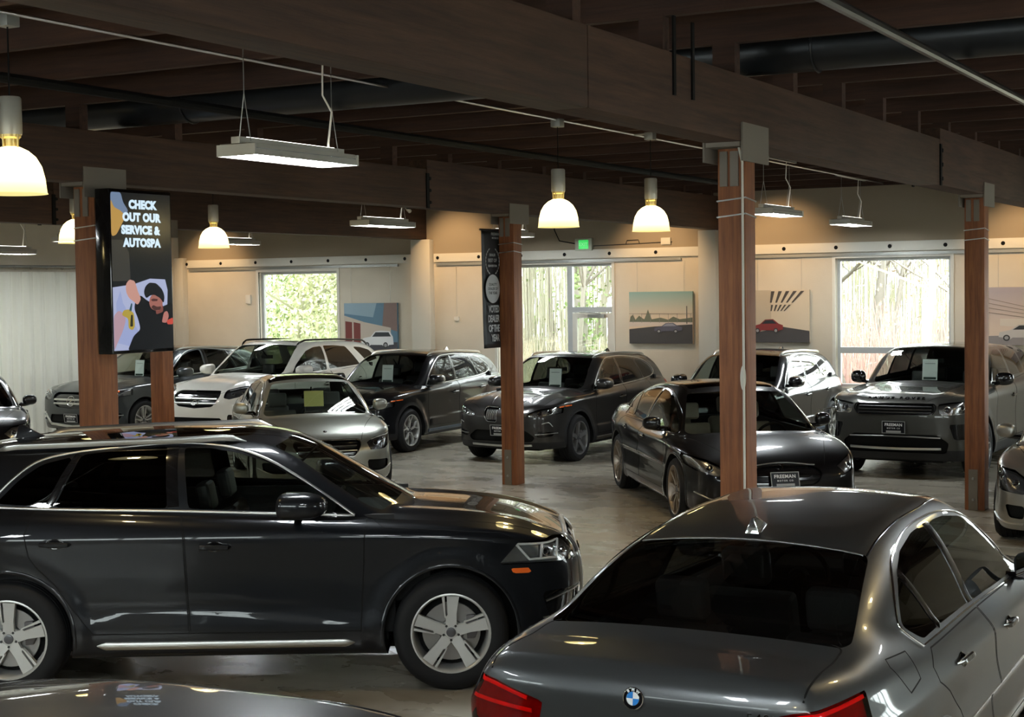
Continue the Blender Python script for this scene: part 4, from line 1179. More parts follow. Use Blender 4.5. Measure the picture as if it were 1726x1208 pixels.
# ------------------------------------------------------------------ lamps
LED_E = simple('led_strip', (.9, .9, .9), .5, emit=(.90, .97, 1.0), estr=LED_POWER)
LED_UP = simple('uplight_strip', (.9, .9, .9), .5, emit=(1.0, .97, .88), estr=6)
REFL = simple('fixture_reflector', (.70, .71, .72), .25, .6)
CASE = simple('fixture_case', (.55, .52, .45), .45)
def led(x, y, z, label, zc=4.2):
    e = empty('led_fixture', (x, y, z)); tag(e, label, 'ceiling light')
    b = MB(); b.box(-.16, .16, -.60, -.585, 0, .075); b.box(-.16, .16, .585, .60, 0, .075)
    b.add([(-.16, -.6, 0), (-.16, .6, 0), (-.13, .6, .08), (-.13, -.6, .08)], [(0, 1, 2, 3)]); b.add([(.16, -.6, 0), (.16, .6, 0), (.13, .6, .08), (.13, -.6, .08)], [(3, 2, 1, 0)])
    b.add([(-.13, -.6, .08), (.13, -.6, .08), (.13, .6, .08), (-.13, .6, .08)], [(0, 1, 2, 3)]); b.box(-.035, .035, -.60, .60, .08, .125)
    b.build('case', CASE, e)
    for k in range(4):
        xx = -.12 + .08 * k; b = MB(); b.box(xx - .022, xx + .022, -.56, .56, .020, .035); b.build('led_strip', LED_E, e)
    b = MB(); b.box(-.15, .15, -.58, .58, .045, .050); b.build('reflector', REFL, e)
    b = MB(); b.box(-.02, .02, -.50, .50, .1255, .129); b.build('uplight_strip', LED_UP, e)  # glowing strip added on top to light the duct and joists
    for yy in (-.5, .5):
        for xx in (-.05, .05):
            b = MB(); b.tube([(xx, yy, .10), (0, yy, .42), (0, yy, zc - z)], .0035, 5); b.build('hanging_wire', STEEL, e)
    b = MB(); b.box(-.02, .02, -.75, .75, 4.175 - z, 4.203 - z); b.build('support_channel', STEEL, e)
    b = MB(); b.tube([(0, .45, .12), (.01, .46, .25), (.03, .46, .38), (-.02, .42, .50), (0, .40, zc - z)], .007, 6); b.build('power_cord', WHITE, e, smooth=True)
    return e
for (x, y, z, lb) in ((-2.71, -1.49, 3.46, 'large white LED fixture hanging at the upper left of the photo'), (-8.29, 8.12, 3.46, 'white LED fixture hanging just left of the banner post'), (-2.85, 9.08, 3.46, 'LED fixture partly hidden by the centre post, the left of the pair near the ledger'), (-3.09, 13.2, 3.46, 'LED fixture hanging high above the birch window'),
    (-14.61, 12.66, 3.46, 'small LED fixture overlapping the left pendant lamp'), (-15.29, 9.52, 3.46, 'LED fixture seen left of the display post'), (-14.9, 7.3, 3.22, 'LED fixture cut by the left photo edge above the curtain'), (-9.05, 13.2, 3.46, 'LED fixture peeping out right of the banner post'),
    (-3.0, -8.2, 3.46, 'LED fixture behind the viewer on the left'), (1.1, -7.8, 3.46, 'LED fixture above the grey foreground saloon'), (2.1, -7.8, 3.46, 'LED fixture beside the viewer above the nearest car'), (3.0, 2.4, 3.46, 'LED fixture right of the centre post outside the frame'), (3.0, 9.2, 3.46, 'LED fixture above the right end of the back row'), (-9.0, -2.0, 3.46, 'LED fixture left of the foreground crossover'), (-15.0, 1.0, 3.46, 'LED fixture far left outside the frame'), (-14.9, 4.4, 3.46, 'LED fixture in the far left bay lighting the curtain')):  # the last fixture is added out of view to brighten the left zone
    led(x, y, z, lb)

def shade_mat():
    mt = bpy.data.materials.new('lamp_shade_prismatic'); mt.use_nodes = True; nt = mt.node_tree; nt.nodes.clear(); N = nt.nodes.new; L = nt.links.new
    out = N('ShaderNodeOutputMaterial'); em = N('ShaderNodeEmission'); tl = N('ShaderNodeBsdfTranslucent'); tr = N('ShaderNodeBsdfTransparent'); m1 = N('ShaderNodeMixShader'); m2 = N('ShaderNodeAddShader')
    tc = N('ShaderNodeTexCoord'); sp = N('ShaderNodeSeparateXYZ'); mr = N('ShaderNodeMapRange'); rp = N('ShaderNodeValToRGB'); ms = N('ShaderNodeMapRange')
    mr.inputs['From Min'].default_value = 0; mr.inputs['From Max'].default_value = .30
    e = rp.color_ramp.elements; e[0].position = 0; e[0].color = (1, .82, .30, 1); e[1].position = .75; e[1].color = (1, .86, .50, 1)
    ms.inputs['From Min'].default_value = .02; ms.inputs['From Max'].default_value = .18; ms.inputs['To Min'].default_value = .75; ms.inputs['To Max'].default_value = 2.6
    L(tc.outputs['Object'], sp.inputs[0]); L(sp.outputs['Z'], mr.inputs[0]); L(sp.outputs['Z'], ms.inputs[0]); L(mr.outputs[0], rp.inputs[0]); L(rp.outputs[0], em.inputs['Color']); L(ms.outputs[0], em.inputs['Strength'])
    tl.inputs['Color'].default_value = (.6, .52, .3, 1); tr.inputs['Color'].default_value = (1, .9, .7, 1)
    m1.inputs['Fac'].default_value = .35; L(tl.outputs[0], m1.inputs[1]); L(tr.outputs[0], m1.inputs[2]); L(m1.outputs[0], m2.inputs[0]); L(em.outputs[0], m2.inputs[1]); L(m2.outputs[0], out.inputs['Surface']); return mt
SHADE = shade_mat(); BULB = simple('bulb_glow', (1, .9, .6), .5, emit=(1, .82, .45), estr=30); SOCK = simple('lamp_socket', (.46, .43, .36), .4, .4); BRASS = simple('lamp_collar', (.55, .42, .16), .35, .6)
def pendant(x, y, z, label, power=PENDANT_POWER):
    e = empty('pendant_lamp', (x, y, z)); tag(e, label, 'pendant lamp')
    b = MB(); prof = [(.205, 0), (.20, .006), (.198, .02), (.190, .09), (.172, .16), (.140, .215), (.10, .25), (.055, .272), (.045, .275)]
    b.lathe(prof, 40); o = b.build('lamp_shade', SHADE, e, smooth=True, angle=80)
    b = MB(); b.lathe([(.045, .27), (.048, .32), (.060, .33), (.062, .345)], 20)
    for k in range(4):
        a = k * math.pi / 2; b.tube([(.055 * math.cos(a), .055 * math.sin(a), .26), (.060 * math.cos(a), .060 * math.sin(a), .35)], .006, 5)
    b.build('collar', BRASS, e, smooth=True, angle=40)
    b = MB(); pr = [(.0, .345), (.066, .345), (.068, .36), (.068, .555), (.06, .565), (0, .567)]; b.lathe(pr, 24); b.build('ballast_housing', SOCK, e, smooth=True, angle=40)
    b = MB(); b.lathe([(.0, .10), (.032, .12), (.042, .155), (.030, .195), (.018, .23), (.018, .27)], 16); b.build('bulb', BULB, e, smooth=True)
    b = MB(); b.tube([(0, 0, .565), (0, 0, 4.12 - z)], .005, 6); b.build('cord', M['black'], e)
    b = MB(); b.box(-.05, .05, -.05, .05, 4.12 - z, 4.20 - z); b.build('junction_box', STEEL, e, bevel=.005)
    xc = min((-3.05, -9.2, 3.0, -15.0), key=lambda q_: abs(q_ - x)); b = MB(); b.tube([(0, 0, 4.188 - z), (xc - x, 0, 4.188 - z)], .011, 6); b.build('conduit_branch', STEEL, e) if abs(xc - x) > .02 else None
    d = bpy.data.lights.new('pendant_light', 'SPOT'); d.energy = power; d.color = (1.0, .72, .36); d.shadow_soft_size = .05; d.spot_size = math.radians(150); d.spot_blend = .6
    lo = bpy.data.objects.new('pendant_light', d); COL.objects.link(lo); lo.parent = e; lo.location = (0, 0, .06)
    return e
for (x, y, lb) in ((-3.11, -3.66, 'large glowing pendant lamp cut by the left photo edge'), (-3.06, 3.28, 'glowing pendant lamp right of the banner post, the left of the pair'), (-2.86, 5.06, 'glowing pendant lamp beside the centre post, the right of the pair'), (-9.42, 5.8, 'smaller glowing pendant lamp right of the digital display'), (-9.11, 3.0, 'pendant lamp almost hidden by the display post'),
    (3.0, -1.5, 'pendant lamp right of the centre post outside the frame'), (3.0, 5.6, 'pendant lamp in the right bay outside the frame'), (-15.0, 4.0, 'pendant lamp in the far left bay'), (-9.2, -4.0, 'pendant lamp left of the viewer'), (2.8, -9.0, 'pendant lamp beside the viewer')):
    pendant(x, y, 3.15, lb)
# small track spots washing the window wall
def spot(x, y, z, tx, tz, label, power=55):
    e = empty('track_spot', (x, y, z)); tag(e, label, 'spotlight')
    dv = Vector((tx - x, YW - y, tz - z)).normalized(); Mt = frame_M((0, 0, 0), dv.cross(Vector((0, 0, 1))), dv)
    b = MB(); b.lathe([(0, -.07), (.03, -.07), (.036, .05), (.030, .05)], 16, M=Mt); b.tube([(0, 0, 0), (0, 0, 4.205 - z)], .008, 6); b.build('housing', WHITE, e, smooth=True, angle=40)
    b = MB(); b.lathe([(0, .046), (.028, .046)], 16, M=Mt); b.build('lens', simple('spot_glow', (1, .9, .7), .4, emit=(1, .85, .6), estr=25), e)
    d = bpy.data.lights.new('spot_light', 'SPOT'); d.energy = power; d.color = (1, .66, .34); d.spot_size = math.radians(75); d.spot_blend = .8; d.shadow_soft_size = .03
    lo = bpy.data.objects.new('spot_light', d); COL.objects.link(lo); lo.parent = e; lo.matrix_local = Matrix.Translation(dv * .07) @ dv.to_track_quat('-Z', 'Y').to_matrix().to_4x4()
SP = 110
for (x, y, tx, tz, lb) in ((-11.2, 13.35, -11.1, 3.1, 'small white spotlight above the banner post at left'), (-5.1, 13.35, -4.8, 3.0, 'small white spotlight just right of the centre post'), (-7.0, 13.35, -7.0, 2.9, 'spotlight aimed at the racetrack picture'), (-17.0, 13.35, -16.9, 2.8, 'spotlight in the left corner of the window wall'), (-.8, 13.35, -.8, 2.8, 'spotlight aimed at the picture beside the right-hand post')):
    spot(x, y, 4.0, tx, tz, lb, SP)

# ------------------------------------------------------------------ digital display on its post
e = empty('digital_display', (-5.62, .22, 2.07)); tag(e, 'tall digital display with CHECK OUT OUR SERVICE & AUTOSPA on a post at left', 'display')
b = MB(); b.box(-.165, -.004, -.40, .39, -.03, 1.40); b.build('housing', M['gloss_black'], e, bevel=.008)
def emat(n, c, s=1.0): return simple('screen_' + n, (0, 0, 0), .2, emit=c, estr=s)
SM = Matrix(((0, 0, 1, 0), (1, 0, 0, -.385), (0, 1, 0, 0.0), (0, 0, 0, 1)))   # local x -> world y, local y -> world z, normal +x
def sp(nm, poly, mat, k, sc=(.76, 1.37)):
    b = MB(); V = [SM @ Vector((px * sc[0], py * sc[1], .0008 * k)) for px, py in poly]; b.add(V, [tuple(range(len(V)))]); return b.build(nm, mat, e)
sp('screen_panel', [(0,0),(1,0),(1,1),(0,1)], emat('dark', (.006, .008, .010), 1), 0)
R3 = lambda p, r=.03: rnd(p, r, 4)
sp('screen_glow', R3([(0,.80),(0,1),(.17,1),(.20,.94),(.29,.885),(.20,.83),(.08,.80)]), emat('blue', (.12, .17, .26), 1), 1)
sp('screen_gold_shape', R3([(0,.72),(0,.96),(.05,.905),(.16,.885),(.24,.85),(.16,.79),(.08,.73)]), emat('gold', (.36, .21, .055), 1), 2)
sp('screen_panel_shade', [(0,.44),(0,.70),(.18,.70),(.28,.62),(.30,.44)], emat('olive', (.030, .030, .026), 1), 2)
sp('screen_backdrop', [(0,0),(0,.40),(.35,.42),(.62,.455),(.88,.45),(.92,.38),(.90,.2),(.6,.05),(.25,.0)], emat('lavender', (.30, .33, .48), 1), 3)
sp('screen_backdrop_shade', [(.05,.05),(.05,.30),(.12,.38),(.16,.30),(.40,.12),(.30,.02)], emat('lavender2', (.24, .28, .46), 1), 4)
sp('screen_shirt', R3([(.22,0),(.32,.09),(.44,.13),(.40,.20),(.34,.26),(.36,.31),(.45,.35),(.54,.32),(.62,.30),(.80,.27),(1,.30),(1,0)]), emat('black', (.003, .004, .006), 1), 5)
sp('screen_arm', R3([(.21,.37),(.21,.42),(.27,.45),(.36,.44),(.41,.37),(.46,.325),(.40,.285),(.33,.31),(.26,.33)], .025), emat('skin', (.42, .22, .18), 1), 6)
sp('screen_neck', R3([(.70,.22),(.84,.24),(.82,.30),(.72,.30)]), emat('neck', (.16, .05, .04), 1), 6)
sp('screen_face', R3([(.585,.30),(.62,.262),(.70,.245),(.78,.25),(.83,.29),(.81,.335),(.72,.36),(.62,.345)]), emat('face', (.26, .10, .08), 1), 7)
sp('screen_beard', R3([(.62,.270),(.68,.248),(.78,.252),(.80,.275),(.72,.272),(.66,.285)], .02), emat('beard', (.05, .02, .018), 1), 8)
sp('screen_eye_shade', R3([(.62,.318),(.66,.326),(.74,.322),(.73,.309),(.65,.308)], .01), emat('brow', (.06, .02, .02), 1), 8)
sp('screen_cap', R3([(.50,.365),(.53,.405),(.60,.43),(.72,.425),(.82,.385),(.86,.34),(.84,.29),(.79,.325),(.68,.352),(.60,.345),(.54,.325)]), emat('black2', (.004, .005, .008), 1), 9)
sp('screen_hand_on_chest', R3([(.80,.17),(.84,.235),(.90,.245),(.93,.21),(.88,.165)], .02), emat('skin2', (.34, .13, .11), 1), 8)
sp('screen_red_patch', R3([(.88,.18),(1,.20),(1,.155),(.9,.155)], .02), emat('red', (.42, .05, .035), 1), 7)
sp('screen_hand', R3([(0,.0),(.03,.03),(.14,.12),(.20,.19),(.17,.235),(.08,.255),(.0,.22)]), emat('hand', (.34, .22, .26), 1), 6)
sp('screen_drill', R3([(.13,.225),(.16,.255),(.25,.26),(.33,.235),(.345,.15),(.30,.125),(.235,.14),(.235,.20)], .02), emat('yellow', (.32, .24, .04), 1), 8)
sp('screen_drill_detail', R3([(.26,.15),(.28,.225),(.31,.225),(.31,.15)], .01), emat('dark2', (.02, .02, .01), 1), 9)
sp('screen_drill_tip', R3([(.25,.25),(.29,.30),(.31,.295),(.29,.245)], .01), emat('teal', (.02, .06, .08), 1), 8)
TX = emat('letters', (.52, .66, .76), 1.0)
for i, (ln, cx_) in enumerate((('CHECK', .52), ('OUT OUR', .50), ('SERVICE &', .48), ('AUTOSPA', .50))):
    tv, tf = text_geo(ln, .098, extrude=.0006, bold=.0065, spacing=1.07)
    Mt = SM @ Matrix.Translation((cx_ * .76, 1.37 * (.925 - .081 * i), .004)) @ Matrix.Diagonal((1.02, 1.0, 1, 1)); meshobj('screen_lettering', [Mt @ Vector(v) for v in tv], tf, TX, e)
b = MB(); b.box(-.30, -.18, -.25, .10, .5, .9); b.build('mount_bracket', M['dark_metal'], e)

# hanging banner beside its post
e = empty('hanging_banner', (-6.10, 7.39, 1.80)); tag(e, 'narrow black banner reading VOTED DEALER OF THE YEAR hung beside a post', 'banner')
BK = simple('banner_vinyl', (.020, .023, .025), .4); WT = simple('banner_white', (.52, .54, .54), .5)
V = []; F = []; nz = 24
for i in range(nz + 1):
    t = i / nz
    for k in range(9):
        s_ = k / 8; V.append((.012 * math.sin(s_ * 3.2 + t * 2) * (1 - t) + .02 * (1 - t) ** 4, -.33 + .66 * s_ , 1.52 * t))
for i in range(nz):
    for k in range(8): F.append((i*9+k, i*9+k+1, (i+1)*9+k+1, (i+1)*9+k))
b = MB(); b.add(V, F); o = b.build('banner_cloth', BK, e, smooth=True); sm_ = o.modifiers.new('thick', 'SOLIDIFY'); sm_.thickness = .003
b = MB(); b.tube([(0, -.36, 1.525), (0, .36, 1.525)], .014, 8); b.tube([(0, .30, 1.525), (.13, .30, 1.525)], .012, 6); b.build('banner_rod', M['dark_metal'], e)
BMt = Matrix(((0, 0, 1, .036), (1, 0, 0, -.33), (0, 1, 0, 0), (0, 0, 0, 1)))
def btxt(s_, size, x, z, bold=.003, spc=1.0, xs=1.0):
    tv, tf = text_geo(s_, size, extrude=.0004, bold=bold, spacing=spc); Mt = BMt @ Matrix.Translation((x, z, 0)) @ Matrix.Diagonal((xs, 1, 1, 1)); return meshobj('banner_lettering', [Mt @ Vector(v) for v in tv], tf, WT, e)
for i, s_ in enumerate(('VOTED', 'DEALER', 'OF THE', 'YEAR')): btxt(s_, .125, (.245, .235, .245, .275)[i], .50 - .125 * i, .004, .88, .74)
b = MB(); b.lathe([(0, .001), (.185, .001), (.185, .0)], 36, M=BMt @ Matrix.Translation((.22, .765, 0))); b.build('banner_disc', WT, e)
b = MB()
for sg in (1, -1):
    for k in range(9):
        a = math.radians(-60 + 15 * k); cx_, cz_ = .22 + sg * .175 * math.cos(a), 1.12 + .175 * math.sin(a)
        Mt = BMt @ Matrix.Translation((cx_, cz_, 0)) @ Matrix.Rotation((a if sg > 0 else math.pi - a) + math.pi / 2, 4, 'Z')
        b.prism([(-.028, 0), (0, .011), (.028, 0), (0, -.011)], 0, .001, Mt)
b.build('laurel_wreath', WT, e)
for i, (s_, sz, z) in enumerate((('DEALER', .045, 1.20), ('BEST OF', .062, 1.13), ('BEAVERTON', .040, 1.06))): btxt(s_, sz, .22, z, .001)
BD = simple('banner_dark_letters', (.08, .09, .09), .5)
for i, s_ in enumerate(('QUALITY', 'DEALER OF', 'THE YEAR')):
    tv, tf = text_geo(s_, .050, extrude=.0006, bold=.001); Mt = BMt @ Matrix.Translation((.22, .82 - .055 * i, .0012)); meshobj('banner_lettering', [Mt @ Vector(v) for v in tv], tf, BD, e)
btxt('FREEMAN', .05, .30, 1.47, .001); btxt('MOTOR CO', .032, .30, 1.42, .0006)

# curtain on its rod along the left wall
e = empty('white_curtain', (-17.66, 7.5, 0)); tag(e, 'off-white floor-length curtain on a rod at the far left', 'curtain')
V = []; F = []; n = 520
for i in range(n + 1):
    y = -5.2 + 10.0 * i / n; a = .045 * math.sin(y * 21 + 1.4 * math.sin(y * 2.3)) + .02 * math.sin(y * 47)
    for z, k in ((.015, 1.15), (1.0, 1.0), (2.2, .85), (3.0, .7)): V.append((a * k, y, z))
for i in range(n):
    for k in range(3): F.append((i*4+k, (i+1)*4+k, (i+1)*4+k+1, i*4+k+1))
b = MB(); b.add(V, F); o = b.build('curtain_cloth', curtain_mat(), e, smooth=True, angle=180)
b = MB(); b.tube([(0, -5.3, 3.10), (0, 4.9, 3.10)], .022, 8); b.build('curtain_rod', STEEL, e, smooth=True)
for k in range(26):
    yy = -5.1 + k * .39; b = MB(); b.tube([(.0 + .034 * math.cos(a), yy, 3.085 + .034 * math.sin(a)) for a in np.linspace(0, 2*math.pi, 13)[:-1]], .004, 4, closed=True); b.build('curtain_ring', STEEL, e)

# ------------------------------------------------------------------ outside: bare trees, ivy and brambles
rng = random.Random(5)
BARKD = simple('bark_dark', (.13, .12, .10), .9); BARK = simple('bark_grey', (.27, .245, .21), .9); BIRCH = simple('bark_birch', (.62, .60, .55), .8); MOSS = simple('bark_mossy', (.28, .28, .18), .95)
LEAF = simple('ivy_leaves', (.22, .30, .11), .7); LEAF2 = simple('pale_leaves', (.46, .48, .28), .7); LEAF3 = simple('winter_leaves', (.48, .40, .30), .8); BRAM = simple('bramble_twigs', (.50, .34, .30), .9); EARTH = simple('earth_bank', (.30, .27, .19), 1.0)
b = MB(); b.box(-60, 50, YW + .25, YW + 60, -.9, -.35); o = b.build('ground_outside', EARTH); struct(o); o.name = 'floor_outside'
def tree(x, y, hgt, r, lean, bark, leafmat, nleaf, label, seed, zl=(0, 6), spread=.5, twigs=3):
    R_ = random.Random(seed); e = empty('tree', (x, y, -.4)); tag(e, label, 'tree', 'trees outside the windows'); b = MB()
    def branch(p, d, L_, r0, lev):
        pts = [p]; q = p; dd = d
        n_ = 6
        for i in range(n_):
            dd = (dd + Vector((R_.uniform(-1, 1), R_.uniform(-1, 1), R_.uniform(-.3, .5))) * (.10 if lev == 0 else .22)).normalized(); q = q + dd * (L_ / n_); pts.append(q)
        b.tube(pts, [r0 * (1 - .75 * i / n_) for i in range(n_ + 1)], 7 if lev == 0 else 5)
        if lev < twigs:
            for i in range(2, n_ + 1):
                for _ in range(2 if lev else 3):
                    a = R_.uniform(0, 6.28); side = Vector((math.cos(a), math.sin(a), R_.uniform(-.1, .9))).normalized()
                    branch(pts[i], (dd * .55 + side).normalized(), L_ * R_.uniform(.30, .48), r0 * (1 - .7 * i / n_) * .45, lev + 1) if (lev < 2 or R_.random() < .45) else None
        return pts
    trunk = branch(Vector((0, 0, 0)), Vector((lean, 0, 1)).normalized(), hgt, r, 0)
    b.build('trunk', bark, e, smooth=True, angle=80)
    if nleaf:
        V = []; F = []
        for k in range(nleaf):
            t = R_.uniform(*zl) / hgt; t = min(max(t, 0), .98); i = int(t * 6); f_ = t * 6 - i; c = trunk[i].lerp(trunk[i + 1], f_)
            a = R_.uniform(0, 6.28); rr = r * 1.1 + abs(R_.gauss(0, spread)); c = c + Vector((rr * math.cos(a), rr * math.sin(a), R_.uniform(-.2, .2))); s_ = R_.uniform(.035, .075)
            u = Vector((R_.gauss(0, 1), R_.gauss(0, 1), R_.gauss(0, 1))).normalized(); v = u.orthogonal().normalized() * s_; u = u * s_; o_ = len(V)
            V += [c - u, c + v * .6, c + u * 1.1, c - v * .6]; F.append((o_, o_ + 1, o_ + 2, o_ + 3))
        o = meshobj('foliage', V, F, leafmat, e); o['kind'] = 'stuff'
    return e
TL = 'bare winter tree standing outside beyond the windows'
# seen through the left window: ivy thicket
k = 0
for (x, y) in ((-19.6, 19.2), (-18.7, 20.6), (-18.0, 18.8), (-20.6, 21.6), (-19.2, 22.6), (-17.2, 20.2), (-21.5, 19.8)):
    tree(x, y, 7.5, .10, rng.uniform(-.12, .12), MOSS, LEAF2 if k % 3 else LEAF, 4200, 'ivy-covered tree outside the left window', 50 + k, (0, 6.5), .55, 2); k += 1
for (x, y, r, ln, bk, lf, nl) in ((-13.6, 20.2, .19, .05, BARKD, LEAF, 500), (-12.5, 19.0, .17, -.02, BARKD, LEAF, 350), (-11.3, 20.6, .10, .10, BARK, LEAF, 900), (-10.6, 18.8, .06, .15, BARK, None, 0), (-12.0, 22.4, .12, 0, BARK, None, 0), (-9.6, 20.5, .07, -.2, BARK, None, 0), (-14.8, 21.6, .1, .2, BARK, None, 0)):
    tree(x, y, 9, r, ln, bk, lf or LEAF, nl, 'bare or ivy-clad tree outside the glazed door', 80 + k, (0, 5), .16, 3); k += 1
for (x, y, r, ln, bk, lf, nl) in ((-4.9, 19.6, .15, -.42, BARKD, LEAF, 0), (-5.7, 20.4, .10, -.38, BARKD, LEAF, 0), (-3.6, 19.4, .085, .05, BIRCH, None, 0), (-5.6, 18.6, .05, -.35, BARK, None, 0), (-2.8, 20.2, .06, .15, BARK, LEAF2, 700), (-4.6, 22.6, .10, .3, BARK, None, 0), (-3.2, 23.8, .08, -.25, BARK, None, 0), (1.5, 20, .12, .1, BARK, None, 0), (4.5, 19.5, .1, -.2, BARK, None, 0)):
    tree(x, y, 8.5, r, ln, bk, lf or LEAF, nl, 'bare or birch tree outside the right window', 110 + k, (0, 3.2), .5, 3); k += 1
for (x0, x1, n_, lf, bk, nl, sp_) in ((-26, -17.5, 9, LEAF2, MOSS, 2200, .8), (-17.0, -11.5, 8, LEAF, BARK, 300, .3), (-9.5, -3.0, 10, LEAF3, BARK, 260, .8)):
    for i in range(n_):
        tree(x0 + (x1 - x0) * (i + rng.uniform(.1, .9)) / n_, rng.uniform(24.5, 31), rng.uniform(8, 11), rng.uniform(.07, .16), rng.uniform(-.2, .2), bk, lf, nl, 'distant bare tree in the wood outside the windows', 200 + k, (0, 8), sp_, 3); k += 1
def bramble(x0, x1, y0, y1, n, hmax, mat, label, seed):
    R_ = random.Random(seed); b = MB()
    for _ in range(n):
        x, y = R_.uniform(x0, x1), R_.uniform(y0, y1); h_ = R_.uniform(.6, 1) * hmax; a = R_.uniform(0, 6.28); l_ = R_.uniform(.1, .5)
        b.tube([(x, y, -.4), (x + .3 * l_ * math.cos(a), y + .3 * l_ * math.sin(a), -.4 + h_ * .6), (x + l_ * math.cos(a), y + l_ * math.sin(a), -.4 + h_)], [.012, .009, .004], 4, cap=False)
    tag(b.build('bramble_thicket', mat), label, 'thicket', kind='stuff')
bramble(-9.5, -2.0, 19.6, 24.5, 1300, 2.7, BRAM, 'reddish bramble thicket outside the right window', 3)
bramble(-14, -9.0, 18.2, 22, 700, 2.0, simple('dry_twigs', (.45, .40, .29), .9), 'dry twig thicket outside the glazed door', 4)
bramble(-24, -16, 25, 31, 700, 7.5, simple('pale_thicket', (.44, .46, .32), .9), 'pale green undergrowth far outside the left window', 12)
bramble(-18, -10, 23.5, 30, 650, 8.5, simple('pale_twigs', (.46, .43, .34), .9), 'tall pale twigs far outside the glazed door', 13)
bramble(-12, -3, 25, 31, 800, 8.5, simple('pale_twigs_green', (.46, .45, .33), .9), 'tall pale twigs far outside the right window', 14)
bramble(-23, -15.5, 18, 23, 500, 2.6, simple('green_stems', (.36, .40, .20), .9), 'green stems outside the left window', 6)
